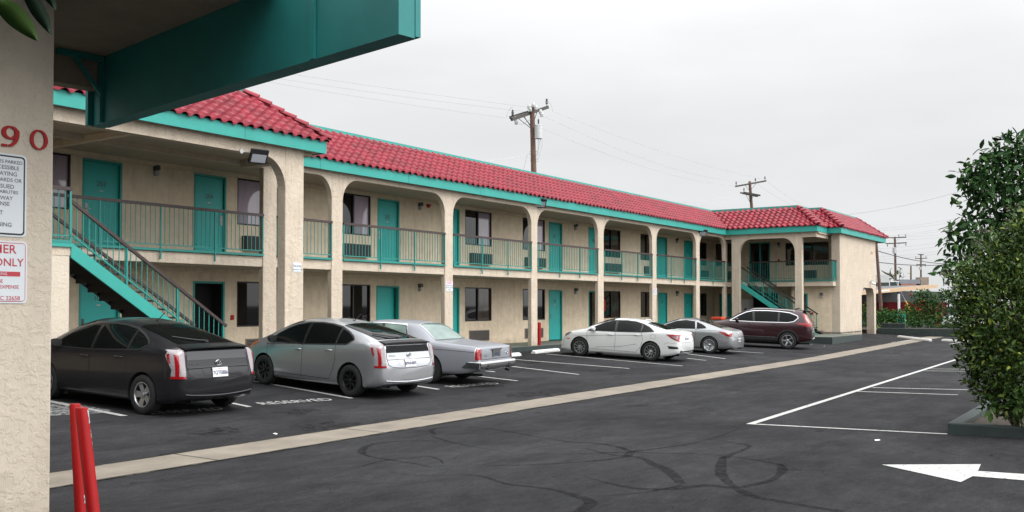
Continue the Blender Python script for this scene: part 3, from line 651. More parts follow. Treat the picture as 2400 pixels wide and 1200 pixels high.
m = MB(); m.box((55.93, 13.30, 3.18), (56.05, 13.4, 3.30)); m.tube([(55.99, 13.32, 3.2), (56.1, 13.14, 3.14)], .06, 10); m.tube([(55.9, 13.32, 3.3), (55.9, 13.25, 3.42)], .05, 8); m.build('security_camera', WHITE, motel, smooth=40)

# --- walkway and porch slab
m = MB(); m.box((-6, 18.6, .1), (49.76, YW+.3, FL)); m.box((44.4, 12.35, .1), (49.76, 18.6, FL+.002)); o = m.build('walkway', [WALKM], None); tag(o, kind='structure')
m = MB(); m.box((-6, 18.55, .1), (44.36, 18.598, FL-.003)); m.box((44.36, 12.31, .1), (44.398, 18.598, FL-.003)); m.box((44.398, 12.31, .1), (49.74, 12.348, FL-.003)); tag(m.build('kerb_face', DARKG), kind='structure')
m = MB(); m.box((4, 16.3, .1), (15.2, 16.9, .3)); 

# ------------------------------------------------------------------ roof
RUN, ZE, ZRG = 1.38, 5.93, 7.0
EAVE = [(-6, 16.65), (16.5, 16.65), (16.5, YF), (47.5, YF), (47.5, 13.88), (49.3, 13.88), (49.3, 13.2), (59.0, 13.2), (59.0, 24.0)]
def seg_normal(p, q): d = (Vector(q)-Vector(p)).normalized(); return Vector((-d.y, d.x))     # inward = left of direction? checked below
EV = [Vector(p) for p in EAVE]
def turn(i):
    a = EV[i]-EV[i-1]; b = EV[i+1]-EV[i]; return 1 if a.x*b.y-a.y*b.x > 0 else -1
def tiles(i):
    """mansard slope above eave segment i: barrel tiles laid in courses"""
    p, q = EV[i], EV[i+1]; d = (q-p); L = d.length; d.normalize(); n = Vector((-d.y, d.x))
    e0 = 0 if i == 0 else turn(i); e1 = 0 if i == len(EV)-2 else turn(i+1)
    NT, SUB, NC = .29, 10, 7; m = MB(); th = math.atan2(ZRG-ZE, RUN); nz_, nh = math.cos(th), -math.sin(th)
    s_lo = -RUN-.2 if e0 < 0 else -.1; s_hi = L+(RUN+.2 if e1 < 0 else .1)
    k0 = math.floor(s_lo/NT*SUB); k1 = math.ceil(s_hi/NT*SUB)
    for c in range(NC):
        rows = []
        for (tt, lift) in ((c/NC-.012, .058), ((c+.5)/NC, .026), ((c+1)/NC+.03, .002)):
            row = []
            for k in range(k0, k1+1):
                s = k*NT/SUB; ph = (k % SUB)/SUB; tile = k//SUB
                random.seed(tile*131+c*17+i*7); jit = random.uniform(-.005, .005); tj = random.uniform(-.008, .008)
                t_ = tt+(tj if lift > .03 else 0)
                lo = e0*t_*RUN; hi = L-e1*t_*RUN; sc = min(max(s, lo), hi)
                if lo > hi: sc = (lo+hi)/2
                h_ = .070*(max(0, math.sin(math.pi*min(ph/.68, 1)))**.75) if ph < .68 else -.012*math.sin(math.pi*(ph-.68)/.32)
                hh = h_+lift+jit; b = p+d*sc+n*(t_*RUN+nh*hh)
                row.append((b.x, b.y, ZE+t_*(ZRG-ZE)+nz_*hh))
            rows.append(row)
        # drop face under the front edge
        drop = [(x-n.x*nh*-.0+0, y, z-.06) for x, y, z in rows[0]]
        allr = [drop]+rows; o = len(m.v); w_ = len(drop)
        for r_ in allr: m.v += r_
        for a in range(len(allr)-1):
            for k in range(w_-1):
                A, B, C_, D_ = o+a*w_+k, o+a*w_+k+1, o+(a+1)*w_+k+1, o+(a+1)*w_+k
                if (Vector(m.v[A])-Vector(m.v[B])).length < 1e-5 and (Vector(m.v[C_])-Vector(m.v[D_])).length < 1e-5: continue
                m.f.append((A, B, C_, D_)); m.mi.append(0)
    return m.build('roof_tiles', TILE, motel, smooth=50, recalc=False)
random.seed(3)
def off(i, dist):
    """mitred inward offset of eave vertex i"""
    if i == 0: d = (EV[1]-EV[0]).normalized(); return EV[0]+Vector((-d.y, d.x))*dist
    if i == len(EV)-1: d = (EV[-1]-EV[-2]).normalized(); return EV[-1]+Vector((-d.y, d.x))*dist
    a = (EV[i]-EV[i-1]).normalized(); b = (EV[i+1]-EV[i]).normalized(); na = Vector((-a.y, a.x)); nb = Vector((-b.y, b.x))
    return EV[i]+(na+nb)*dist/(1+na.dot(nb))
for i in range(len(EV)-1): tiles(i)
def loop_band(name, offs, z0, z1, m_):
    """band following the eave line between two offsets"""
    m = MB(); A = [off(i, offs[0]) for i in range(len(EV))]; B = [off(i, offs[1]) for i in range(len(EV))]
    for i in range(len(EV)-1):
        vs = [(*A[i], z0), (*A[i+1], z0), (*B[i+1], z0), (*B[i], z0), (*A[i], z1), (*A[i+1], z1), (*B[i+1], z1), (*B[i], z1)]
        m.add(vs, [(0, 1, 5, 4), (3, 7, 6, 2), (4, 5, 6, 7), (0, 3, 2, 1)])
    return m.build(name, m_, motel)
loop_band('fascia', (0, .05), 5.63, 5.925, TEAL)
m = MB(); sm_ = 0
for i in range(len(EV)-1):
    a_, b_ = EV[i], EV[i+1]; L_ = (b_-a_).length; dd = (b_-a_)/L_; nn = Vector((dd.y, -dd.x)); x = 1.7
    while x < L_-.4:
        q_ = a_+dd*x; m.bar((q_.x+nn.x*.001, q_.y+nn.y*.001, 5.635), (q_.x+nn.x*.001, q_.y+nn.y*.001, 5.92), .007, .004, up=(nn.x, nn.y, 0)); x += 3.66
m.build('fascia_joint', mat('joint_dark_teal', (.008, .08, .07), .8), motel)
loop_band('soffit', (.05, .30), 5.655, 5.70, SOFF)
loop_band('ridge_flashing', (RUN-.01, RUN+.10), 6.93, 7.13, TEAL)
m = MB()       # unseen dark plate added under the tiles to block light
for i in range(len(EV)-1):
    a, b, c, d = off(i, .02), off(i+1, .02), off(i+1, RUN), off(i, RUN)
    m.add([(*a, 5.88), (*b, 5.88), (*c, ZRG-.08), (*d, ZRG-.08)], [(0, 1, 2, 3)])
m.build('roof_light_block', DGREY, motel, recalc=False)
m = MB(); m.add([(*off(i, RUN), 6.9) for i in range(len(EV))]+[(-6, 24, 6.9)], [tuple(range(len(EV)+1))]); m.build('flat_roof', GREYM, motel, recalc=False)
for i in (1, 4, 6, 7):   # hip tiles: overlapping half barrels
    a = Vector((*off(i, -.05), ZE+.04)); b = Vector((*off(i, RUN), ZRG+.06)); d = (b-a); L = d.length; d.normalize(); sd_ = d.cross(ZA).normalized(); up_ = sd_.cross(d)
    n = 7; m = MB()
    for k in range(n):
        s0, s1 = L*k/n-.03, L*(k+1)/n+.02; o = len(m.v); K = 8
        jj = random.uniform(-.015, .015) if i == 1 else 0
        for s_, r_, lf in ((s0, .125, .05), (s1, .10, .015)):
            for j in range(K+1):
                t_ = math.pi*j/K; q = a+d*s_+sd_*(math.cos(t_)*r_+jj)+up_*(math.sin(t_)*r_*.8+lf-.02); m.v.append(tuple(q))
        for j in range(K): m.f.append((o+j, o+j+1, o+K+1+j+1, o+K+1+j)); m.mi.append(0)
        m.f.append(tuple(range(o, o+K+1))); m.mi.append(0)
    m.build('hip_tiles', TILE, motel, smooth=50)

# ================================================================== ENTRANCE CANOPY (near left)
canopy = empty('entrance_canopy', (3.4, 6.6, 0.1), 'entrance canopy with teal edge beam on a rough cream stucco pillar', 'canopy')
YP = 6.54; pr = ony(124, 600, YP); PX = pr.x
m = MB(); m.box((PX-.75, YP, -.1), (PX, YP+.7, 4.21)); o = m.build('pillar', STUN, canopy); bev(o, .02, 3); pillar = o
c1 = at(255, 304, 8.9); zb = 3.60; c2 = at(985, 92, 5.9)
c1 = Vector((c1.x, c1.y, zb)); c2 = Vector((c2.x, c2.y, zb)); bd = (c2-c1).normalized(); bn = Vector((bd.y, -bd.x, 0))   # towards -X side?
if bn.x > 0: bn = -bn
ztop = 4.42; c1 = c1+bn*.045; c2 = c2+bn*.045; L0 = (c2-c1).length
def obox(m, o, a, b, c): 
    o, a, b, c = map(Vector, (o, a, b, c)); m.add([o, o+a, o+a+b, o+b, o+c, o+a+c, o+a+b+c, o+b+c], [(0, 3, 2, 1), (4, 5, 6, 7), (0, 1, 5, 4), (1, 2, 6, 5), (2, 3, 7, 6), (3, 0, 4, 7)])
L = (c2-c1).length
m = MB(); obox(m, c1, bd*L, bn*.13, ZA*(ztop-zb)); m.build('edge_beam', TEALB, canopy)
m = MB(); obox(m, c1-bn*.045+bd*.0+ZA*.012, bd*(L+.004), bn*.043, ZA*(ztop-zb)); m.build('beam_cladding', TEALB, canopy)
m = MB(); obox(m, c1+bn*.132+bd*(L-.9), bd*.05, bn*.02, ZA*.7+ZA*0); m.build('beam_batten', TEALB, canopy)
m = MB(); obox(m, c1+bn*.132+bd*.02, bn*.05, bd*.05, ZA*.62); m.build('beam_return', TEALB, canopy)
# soffit and cross beam
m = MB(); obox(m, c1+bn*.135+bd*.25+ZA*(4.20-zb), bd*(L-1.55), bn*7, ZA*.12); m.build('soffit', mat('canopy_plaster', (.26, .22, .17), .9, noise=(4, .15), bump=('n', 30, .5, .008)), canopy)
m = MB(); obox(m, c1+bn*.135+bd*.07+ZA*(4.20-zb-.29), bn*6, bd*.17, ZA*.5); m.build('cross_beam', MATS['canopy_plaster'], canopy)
m = MB(); m.bar(c1+bn*.15+bd*.3+ZA*.57, c1+bn*.55+bd*.3+ZA*.57, .05); m.bar(c1+bn*.16+bd*.3+ZA*.25, c1+bn*.4+bd*.3+ZA*.55, .03); m.bar(c1+bn*.15+bd*.27+ZA*.0, c1+bn*.15+bd*.27+ZA*.6, .04); m.build('corner_bracket', TEALB, canopy)
# red house numbers with thick and thin strokes
def ring(m, c, rx, rz, tw, tn, o3, nrm, a0=0, a1=2*math.pi, n=28):
    P = []; 
    for k in range(n+1):
        t = a0+(a1-a0)*k/n; w_ = tn+(tw-tn)*abs(math.cos(t))**1.3
        P.append((c[0]+rx*math.cos(t), c[1]+rz*math.sin(t), math.cos(t), math.sin(t), w_))
    o = len(m.v)
    for x, z, cx_, cz_, w_ in P:
        for s_ in (-1, 1):
            for dd in (0, .012): m.v.append(tuple(o3+XA*(x+cx_*w_/2*s_)+ZA*(z+cz_*w_/2*s_)+nrm*dd))
    for k in range(n):
        a = o+4*k; b = a+4
        for (i, j) in ((0, 2), (1, 3), (0, 1), (2, 3)): m.f.append((a+i, b+i, b+j, a+j)); m.mi.append(0)
s_px = 6.9/2222
for dig, uv in (('0', (90, 328)), ('9', (23, 317))):
    c = ony(*uv, YP); m = MB()
    if dig == '0': ring(m, (0, 0), .052, .066, .026, .010, c, -YA)
    else:
        ring(m, (0, .018), .045, .040, .030, .012, c, -YA)
        ring(m, (-.015, .015), .062, .088, .03, .014, c-YA*.0016, -YA, a0=-1.5, a1=.25, n=12)
        m.box((c.x-.058, c.y-.012, c.z-.082), (c.x-.02, c.y, c.z-.066))
    m.build('house_number', REDP, pillar)
m = MB(); c = ony(-45, 306, YP); ring(m, (0, 0), .045, .066, .026, .01, c, -YA); m.build('house_number', REDP, pillar)

def sign(name, label, cat, u, v0, v1, yp, wdt, rows, border, mats, red=None):
    tr_, br_ = ony(u, v0, yp), ony(u, v1, yp); hgt = tr_.z-br_.z; x1 = tr_.x; x0 = x1-wdt
    t = empty(name, ((x0+x1)/2, yp-.006, br_.z), label, cat)
    def rr(a, b, c, d, r, yy, th, m):
        P = []
        for cx_, cz_, s0 in ((b-r, d-r, 0), (a+r, d-r, 1), (a+r, c+r, 2), (b-r, c+r, 3)):
            for k in range(5): an = math.pi/2*(s0+k/4); P.append((cx_+r*math.cos(an), cz_+r*math.sin(an)))
        m.prism(P, (0, yy, 0), XA, ZA, (0, th, 0))
    m = MB(); rr(x0, x1, br_.z, tr_.z, .03, yp-.006, .005, m); m.build('sign_plate', mats[0], t)
    if border:
        m = MB(); rr(x0+.012, x1-.012, br_.z+.012, tr_.z-.012, .025, yp-.0075, .0012, m); m.build('sign_border', mats[1], t)
        m = MB(); rr(x0+.012+border, x1-.012-border, br_.z+.012+border, tr_.z-.012-border, .018, yp-.009, .0013, m); m.build('sign_face', mats[0], t)
    m = MB(); mr_ = MB()
    for txt, zf, sz, kind in rows:
        c = Vector(((x0+x1)/2, yp-.0092, tr_.z-hgt*zf))
        if kind == 'inv':
            m2 = MB(); m2.box((x0+.05, yp-.0105, c.z-sz*.62), (x1-.05, yp-.0092, c.z+sz*.62)); m2.build('sign_band', mats[2], t)
            m3 = MB(); text_mb(m3, txt, sz, c-YA*.0015, XA, ZA, .001); m3.build('sign_lettering', mats[0], t)
        else: text_mb(m, txt, sz, c, XA, ZA, .001, bold=sz*.012)
    m.build('sign_lettering', mats[3], t); return t
SGW = mat('sign_white', (.62, .66, .69), .35); SGK = mat('sign_black', (.02, .02, .025), .4); SGR = mat('sign_red', (.45, .03, .05), .4); SGT = mat('sign_text_grey', (.10, .10, .11), .5)
sign('accessible_parking_sign', 'white parking sign with black border, upper one on the near pillar', 'sign', 62, 366, 557, YP, .60,
     [('UNAUTHORIZED VEHICLES PARKED', .10, .033, ''), ('IN DESIGNATED ACCESSIBLE', .17, .038, ''), ('SPACES NOT DISPLAYING', .245, .040, ''), ('DISTINGUISHING PLACARDS OR', .32, .036, ''),
      ('LICENSE PLATES ISSUED', .40, .040, ''), ('FOR PERSONS WITH DISABILITIES', .465, .032, ''), ('MAY BE TOWED AWAY', .54, .038, ''), ('AT OWNER EXPENSE', .61, .038, ''),
      ('RECLAIMED AT', .72, .040, ''), ('OR BY TELEPHONING', .86, .040, '')], .012, (SGW, SGK, SGR, SGT))
sign('customer_parking_sign', 'white sign with thin red border and red lettering, lower one on the near pillar', 'sign', 63, 567, 711, YP, .60,
     [('CUSTOMER', .14, .085, ''), ('PARKING ONLY', .35, .076, ''), ('UNAUTHORIZED PARKING', .53, .026, 'inv'), ('VEHICLES WILL BE', .65, .032, ''), ("TOWED AT OWNER'S EXPENSE", .74, .034, ''), ('714-554-4726', .83, .032, ''), ('VEHICLE CODE - CVC 22658', .92, .040, '')], .005, (SGW, SGR, SGR, SGR))
sign('camera_sign', 'small white security cameras notice on the wide corner column', 'sign', 706, 616, 638, YS, .27,
     [('Security', .35, .075, ''), ('Cameras in Use', .72, .05, '')], .006, (SGW, GREYM, SGR, SGK))
for u, v0, v1, nx, lb in ((1061.2, 659.5, 682.5, .36, 'small notice with pink header on a long wing column above the silver sedan'), (1539.5, 675, 691, .36, 'small notice with pink header on a far column above the white car')):
    PNK = mat('faded_pink', (.62, .30, .42), .6)
    sign('notice_sign', lb, 'sign', u, v0, v1, YC, nx, [('NOTICE', .15, .07, 'inv'), ('PARKING FOR', .45, .055, ''), ('MOTEL GUESTS', .65, .05, ''), ('ONLY', .85, .055, '')], .003, (SGW, GREYM, PNK, SGT))
# ------------------------------------------------------------------ floodlights
def flood(loc, yaw, tilt, sz, label):
    t = empty('floodlight', loc, label, 'floodlight'); t.rotation_euler = (0, 0, yaw)
    rot = Matrix.Rotation(tilt, 3, 'X')
    def P3(p): return Vector(p) @ rot.transposed()+Vector((0, -.18, 0))
    def pbox(a, b):
        m = MB(); m.box(a, b); m.v = [tuple(rot @ Vector(v)+Vector((0, -.18, 0))) for v in m.v]; return m
    h = pbox((-sz/2, 0, -sz*.4), (sz/2, .06, sz*.4)); h.build('lamp_housing', BLACK, t, local=True)
    m = pbox((-sz/2+.04, -.012, -sz*.4+.04), (sz/2-.04, -.001, sz*.4-.11)); m.build('lamp_glass', LENS, t, local=True)
    m = MB(); m.bar((0, 0, 0), (0, -.15, 0), .03); m.bar((0, 0, -.03), (0, 0, .05), .07, .03); m.build('lamp_bracket', BLACK, t, local=True); return t
p = ony(600, 370, YS-.02); flood((p.x, YS, p.z), R(-15), R(30), .42, 'black floodlight with white lens on the arch beside the wide corner column')
p = ony(1264, 478, YC-.02); flood((p.x, YC, p.z), R(-40), R(38), .46, 'black floodlight jutting from the long wing above the red bollard column')
p = ony(1644, 547, YC-.02); flood((p.x, YC, p.z), R(-40), R(38), .46, 'black floodlight near the inner corner of the two wings')
m = MB(); c = ony(564, 355, YS); m.lathe([(.0, .05), (.05, .04), (.055, 0)], c, -YA, 12); m.tube([c-YA*.03, c+Vector((.12, -.03, .0)), c+Vector((.2, -.02, .04))], .008, 5); m.build('junction_box', GREYM, motel, smooth=40)

# ------------------------------------------------------------------ bollards, wheel stops, litter
def bollard(p, h, r, label, lean=(0, 0), chips=()):
    t = empty('bollard', p, label, 'bollard'); top = Vector((lean[0], lean[1], h))
    m = MB(); m.tube([(0, 0, -.05), top*.5, top, top+ZA*.012], [r, r, r, r*.8], 20); m.build('post', REDP, t, smooth=40, local=True)
    if chips:
        for an, z0, z1, da in chips:
            m = MB(); n = 5; o = len(m.v)
            for k in range(n+1):
                z = z0+(z1-z0)*k/n; c = Vector((lean[0], lean[1], h))*(z/h)
                j0, j1 = random.uniform(-.12, .12), random.uniform(-.12, .12)
                for a_ in (an-da+j0, an, an+da+j1): m.v.append((c.x+math.cos(a_)*(r+.0015), c.y+math.sin(a_)*(r+.0015), z))
            for k in range(n):
                for j in range(2): m.f.append((o+3*k+j, o+3*k+j+1, o+3*k+3+j+1, o+3*k+3+j)); m.mi.append(0)
            m.build('chipped_patch', CHIP, t, local=True, recalc=False)
    return t
b1 = at(176, 950, 7.2); b1l = at(189, 1200, 7.12); zb1 = g(b1.x, b1.y)
def axis(t_, l_): d_ = t_-l_; f_ = (t_.z-zb1)/d_.z; b_ = t_-d_*f_; return b_, (d_.x*f_, d_.y*f_)
bb_, ln_ = axis(b1, b1l); bollard((bb_.x, bb_.y, zb1), b1.z-zb1, .041, 'straighter red bollard, left one of the near pair beside the stucco pillar', ln_, [(-1.0, .42, .48, .3)])
b2 = at(191, 959, 6.8); b2l = at(219, 1200, 6.72); bb_, ln_ = axis(b2, b2l); hh = b2.z-zb1
bollard((bb_.x, bb_.y, zb1), hh, .044, 'leaning red bollard with big chipped paint patches, right one of the near pair', ln_, [(-.75, hh-.10, hh-.004, .32), (-.62, hh-.20, hh-.15, .18), (-.45, hh-.29, hh-.17, .30), (-.5, .30, .33, .25)])
p = gr(1264, 819); bollard((p.x, p.y, p.z), .98, .062, 'single red bollard in front of a long wing column, behind a white wheel stop')
def wheelstop(a, b, label):
    a = Vector(a); b = Vector(b); d = b-a; L = d.length; c = (a+b)/2; an = math.atan2(d.y, d.x); t_ = MB(); n = 5
    prof = [(-.085, 0), (-.085, .05), (-.05, .11), (.05, .11), (.085, .05), (.085, 0)]
    P0 = [(-L/2, y, z) for y, z in prof]; P1 = [(-L/2+.06, y*.9, z) for y, z in prof]; 
    xs = [(-L/2, .75), (-L/2+.07, 1), (L/2-.07, 1), (L/2, .75)]; o = 0
    for x, s_ in xs: t_.v += [(x, y, z*s_) for y, z in prof]
    for i in range(3):
        for j in range(5): t_.f.append((i*6+j, i*6+j+1, (i+1)*6+j+1, (i+1)*6+j)); t_.mi.append(0)
        t_.f.append((i*6, (i+1)*6, (i+1)*6+5, i*6+5)); t_.mi.append(0)
    t_.f += [tuple(range(6)), tuple(range(18, 24))]; t_.mi += [0, 0]
    o = t_.build('wheel_stop', mat('white_concrete', (.62, .62, .60), .8, noise=(5, .12), bump=('n', 30, .4, .008))); o.location = c+ZA*.002; o.rotation_euler = (0, -math.atan2(d.z, math.hypot(d.x, d.y)), an)
    return tag(o, label, 'wheel stop', 'white concrete wheel stops')
p = gr(1250, 829); q = gr(1328, 821); d = (q-p).normalized(); wheelstop(p, p+d*1.9, 'white wheel stop under the nose of the white car, beside the red bollard')
p = gr(1217, 834); wheelstop(p-Vector((1.9, 0, 0)), p, 'white wheel stop ahead of the older silver sedan')
p = gr(620, 892); wheelstop((p.x-1.6, p.y+.35, g(p.x, p.y+.35)), (p.x+.1, p.y+.35, g(p.x, p.y+.35)), 'white wheel stop at the front wheel of the silver hatchback')
p, q = gr(2106, 791), gr(2181, 800); wheelstop(p, q, 'white wheel stop by the far dark kerb, where the concrete strip ends')
p, q = gr(2210, 799.5), gr(2275, 804); wheelstop(p, q, 'white wheel stop by the far kerb, half behind the big bush')
for i, (u, v, s_, lb) in enumerate([(645, 1018, .045, 'white scrap of litter on the asphalt near the concrete strip'), (2057, 1033, .05, 'crumpled white paper on the asphalt below the parking bay'), (1932, 812, .05, 'tiny white scrap on the asphalt near the porch')]):
    p = gr(u, v); m = MB(); n = 7
    vs = [(math.cos(k*6.283/n)*s_*random.uniform(.6, 1.1), math.sin(k*6.283/n)*s_*random.uniform(.5, 1), random.uniform(0, .012)) for k in range(n)]+[(0, 0, .018)]
    m.add(vs, [(k, (k+1) % n, n) for k in range(n)]); o = m.build('paper_scrap', WHITE); o.location = p+ZA*.004; tag(o, lb, 'litter')
# ================================================================== CARS
TYRE = mat('tyre', (.012, .012, .012), .85, noise=(20, .2)); WELL = mat('wheel_well', (.006, .006, .006), .95)
RIMS = mat('alloy_silver', (.42, .43, .44), .3, metal=.85); RIMD = mat('alloy_dark', (.03, .03, .032), .35, metal=.7); CHR = mat('chrome', (.66, .67, .69), .2, metal=1)
GLS = mat('car_glass_dark', (.004, .005, .005), .03, spec=.12); GLB = mat('car_glass_green', (.16, .22, .20), .04, spec=.5, noise=(1.7, .35, 2))
SEAM = mat('panel_gap', (.006, .006, .006), .8); RLIT = mat('tail_lamp_red', (.26, .004, .007), .12, coat=.6); WLIT = mat('tail_lamp_clear', (.27, .235, .245), .12, coat=.6, noise=(40, .2))
AMB = mat('amber_lens', (.6, .16, .02), .2, coat=.5); PLT = mat('plate_white', (.66, .68, .70), .4); PLB = mat('plate_blue_text', (.015, .02, .08), .5); UNDER = mat('underbody', (.01, .01, .01), .9)
class Shell:
    """car body lofted from cross sections; x runs from the rear bumper forwards, y to the left"""
    def __init__(s, L, top, bot, belt, wid, wr, mid=.55, rr=.80, ins=.035):
        s.L = L; s.top = pchip(top); s.bot = pchip(bot); s.belt = pchip(belt); s.w = pchip(wid); s.wr = pchip(wr); s.mid = mid; s.rr = rr; s.ins = ins; s.mesh()
    def sec(s, x):
        zt, zb, w_ = s.top(x), s.bot(x), s.w(x); zs = min(s.belt(x), zb+(zt-zb)*.93); zm = min(s.mid, zb+.55*(zs-zb)); ws = w_-s.ins; wr = min(s.wr(x), ws-.01)
        zr = zs+(zt-zs)*s.rr
        P = [(0, zb), (w_*.75, zb), (w_-.06, zb+.012), (w_-.014, zb+.08), (w_, zm), (w_-.004, zm+.45*(zs-zm)), (w_-.014, zm+.8*(zs-zm)), (ws-.004, zs), (ws*.5+wr*.5+.018, zs+.52*(zr-zs)), (wr, zr), (wr*.84, zr+.60*(zt-zr)), (wr*.5, zr+.9*(zt-zr)), (0, zt)]
        P = np.array(P); d = np.r_[0, np.cumsum([max(math.hypot(*(P[i+1]-P[i])), 1e-4) for i in range(len(P)-1)])]
        fy, fz = pchip(list(zip(d, P[:, 0]))), pchip(list(zip(d, P[:, 1]))); ts = []
        seg = [3, 2, 2, 3, 3, 2, 2, 3, 4, 3, 3, 4]
        for i, n in enumerate(seg): ts += [d[i]+(d[i+1]-d[i])*k/n for k in range(n)]
        ts.append(d[-1]); return [(fy(t), fz(t)) for t in ts]
    def mesh(s):
        L = s.L; a = [0, .006, .014, .024, .036, .05, .066, .084, .105, .13, .16, .19, .22, .26, .31, .37, .44, .52]
        xs = a+[q for q in np.arange(.6, L-.55, .08)]+[L-q for q in a[::-1]]; mb = MB(); n = None
        for x in xs:
            h = s.sec(x); ring_ = [(x, y, z) for y, z in h]+[(x, -y, z) for y, z in h[-2:0:-1]]; n = len(ring_); mb.v += ring_
        for i in range(len(xs)-1):
            for k in range(n): k2 = (k+1) % n; mb.f.append((i*n+k, (i+1)*n+k, (i+1)*n+k2, i*n+k2)); mb.mi.append(0)
        mb.f.append(tuple(range(n))); mb.f.append(tuple(range((len(xs)-1)*n, len(xs)*n))[::-1]); mb.mi += [0, 0]; s.mb = mb
        bm = bmesh.new(); vv = [bm.verts.new(v) for v in mb.v]
        for f_ in mb.f: bm.faces.new([vv[i] for i in f_])
        bmesh.ops.remove_doubles(bm, verts=bm.verts, dist=1e-5); bmesh.ops.recalc_face_normals(bm, faces=bm.faces); s.clean = bpy.data.meshes.new('body'); bm.to_mesh(s.clean); bm.free()
        s.bvh = BVHTree.FromPolygons([Vector(v) for v in mb.v], mb.f)
    def hit(s, side, a, b):
        """side: L/R (x,z), T top (x,y), B back (y,z), F front (y,z) -> point, normal"""
        if side == 'L': o, d = Vector((a, 3, b)), Vector((0, -1, 0))
        elif side == 'R': o, d = Vector((a, -3, b)), Vector((0, 1, 0))
        elif side == 'T': o, d = Vector((a, b, 4)), Vector((0, 0, -1))
        elif side == 'B': o, d = Vector((-3, a, b)), Vector((1, 0, 0))
        else: o, d = Vector((9, a, b)), Vector((-1, 0, 0))
        p, n, i, t_ = s.bvh.ray_cast(o, d)
        if p is None: return None
        if n.dot(d) > 0: n = -n
        return p, n
    def patch(s, mb, side, poly, off=.004, step=.05, mi=0, thick=0):
        bm = bmesh.new(); vs = [bm.verts.new((a, b, 0)) for a, b in poly]; bm.faces.new(vs)
        lo = [min(p[i] for p in poly) for i in (0, 1)]; hi = [max(p[i] for p in poly) for i in (0, 1)]
        for i, nrm in ((0, (1, 0, 0)), (1, (0, 1, 0))):
            q = lo[i]+step
            while q < hi[i]-1e-4:
                co = (q, 0, 0) if i == 0 else (0, q, 0)
                bmesh.ops.bisect_plane(bm, geom=bm.verts[:]+bm.edges[:]+bm.faces[:], plane_co=co, plane_no=nrm, dist=1e-5); q += step
        bm.verts.index_update(); P = {}
        for v in bm.verts:
            h = s.hit(side, max(v.co.x, .022) if side in 'LR' else v.co.x, v.co.y)
            if h and side in 'LR' and h[0].y*(1 if side == 'L' else -1) < (.64 if v.co.x < .35 and s.L < 4.5 else .45): h = None
            if h and side == 'B' and h[0].x > (.12 if s.L > 5 else .42): h = None
            if h: P[v.index] = h[0]+h[1]*off
        idx = {k: len(mb.v)+j for j, k in enumerate(P)}; mb.v += [tuple(p) for p in P.values()]
        for f in bm.faces:
            if all(v.index in idx for v in f.verts): mb.f.append(tuple(idx[v.index] for v in f.verts)); mb.mi.append(mi)
        bm.free(); return mb
    def line(s, mb, side, pts, wd=.008, off=.003, mi=0, step=.04):
        Q = []
        for (a, b), (c, d) in zip(pts, pts[1:]):
            n = max(1, int(math.hypot(c-a, d-b)/step)); Q += [(a+(c-a)*k/n, b+(d-b)*k/n) for k in range(n)]
        Q.append(pts[-1]); prev = None
        for i, (a, b) in enumerate(Q):
            a2, b2 = Q[min(i+1, len(Q)-1)]; a1, b1 = Q[max(i-1, 0)]; dx, dy = a2-a1, b2-b1; l_ = math.hypot(dx, dy) or 1; nx, ny = -dy/l_*wd/2, dx/l_*wd/2
            h1, h2 = s.hit(side, a+nx, b+ny), s.hit(side, a-nx, b-ny)
            if not h1 or not h2: prev = None; continue
            o = len(mb.v); mb.v += [tuple(h1[0]+h1[1]*off), tuple(h2[0]+h2[1]*off)]
            if prev is not None: mb.f.append((prev, prev+1, o+1, o)); mb.mi.append(mi)
            prev = o
CARD = None
def rimmesh(style, r, w_):
    """rim in local coords, axis +y outward, at origin"""
    m = MB(); yo = w_/2-.012
    m.lathe([(r*.99, yo-.01), (r*1.0, yo+.004), (r*.93, yo+.006), (r*.90, yo-.01)], (0, 0, 0), YA, 32, 1); m.lathe([(r*.90, yo-.01), (r*.86, yo-.07), (r*.3, yo-.09), (.0, yo-.09)], (0, 0, 0), YA, 32, 0)
    ns, wid, sweep = {'five': (5, .115, .0), 'ten': (10, .026, .35), 'multi': (10, .022, .0), 'steel': (8, .05, 0), 'vee': (5, .07, .12)}[style]
    for k in range(ns):
        t = 2*math.pi*k/ns+.3; n = 4; P = []
        for j in range(n+1):
            f = j/n; rr = r*(.16+.78*f); an = t+sweep*f; wd = wid*(1.15-.35*f if style in ('multi', 'ten') else .75+.5*abs(f-.35)); c = Vector((math.cos(an), 0, math.sin(an))); sdn = Vector((-math.sin(an), 0, math.cos(an)))
            y_ = yo-.002-.028*(1-f)**2-.01
            P.append((c*rr-sdn*wd/2, c*rr+sdn*wd/2, y_))
        o = len(m.v)
        for a, b, y_ in P: m.v += [(a.x, y_, a.z), (b.x, y_, b.z), (b.x, y_-.03, b.z), (a.x, y_-.03, a.z)]
        for j in range(n):
            for q in range(4): q2 = (q+1) % 4; m.f.append((o+4*j+q, o+4*j+q2, o+4*j+4+q2, o+4*j+4+q)); m.mi.append(1)
    m.lathe([(r*.20, yo-.06), (r*.20, yo-.012), (r*.14, yo-.004), (0, yo-.004)], (0, 0, 0), YA, 16, 1); return m
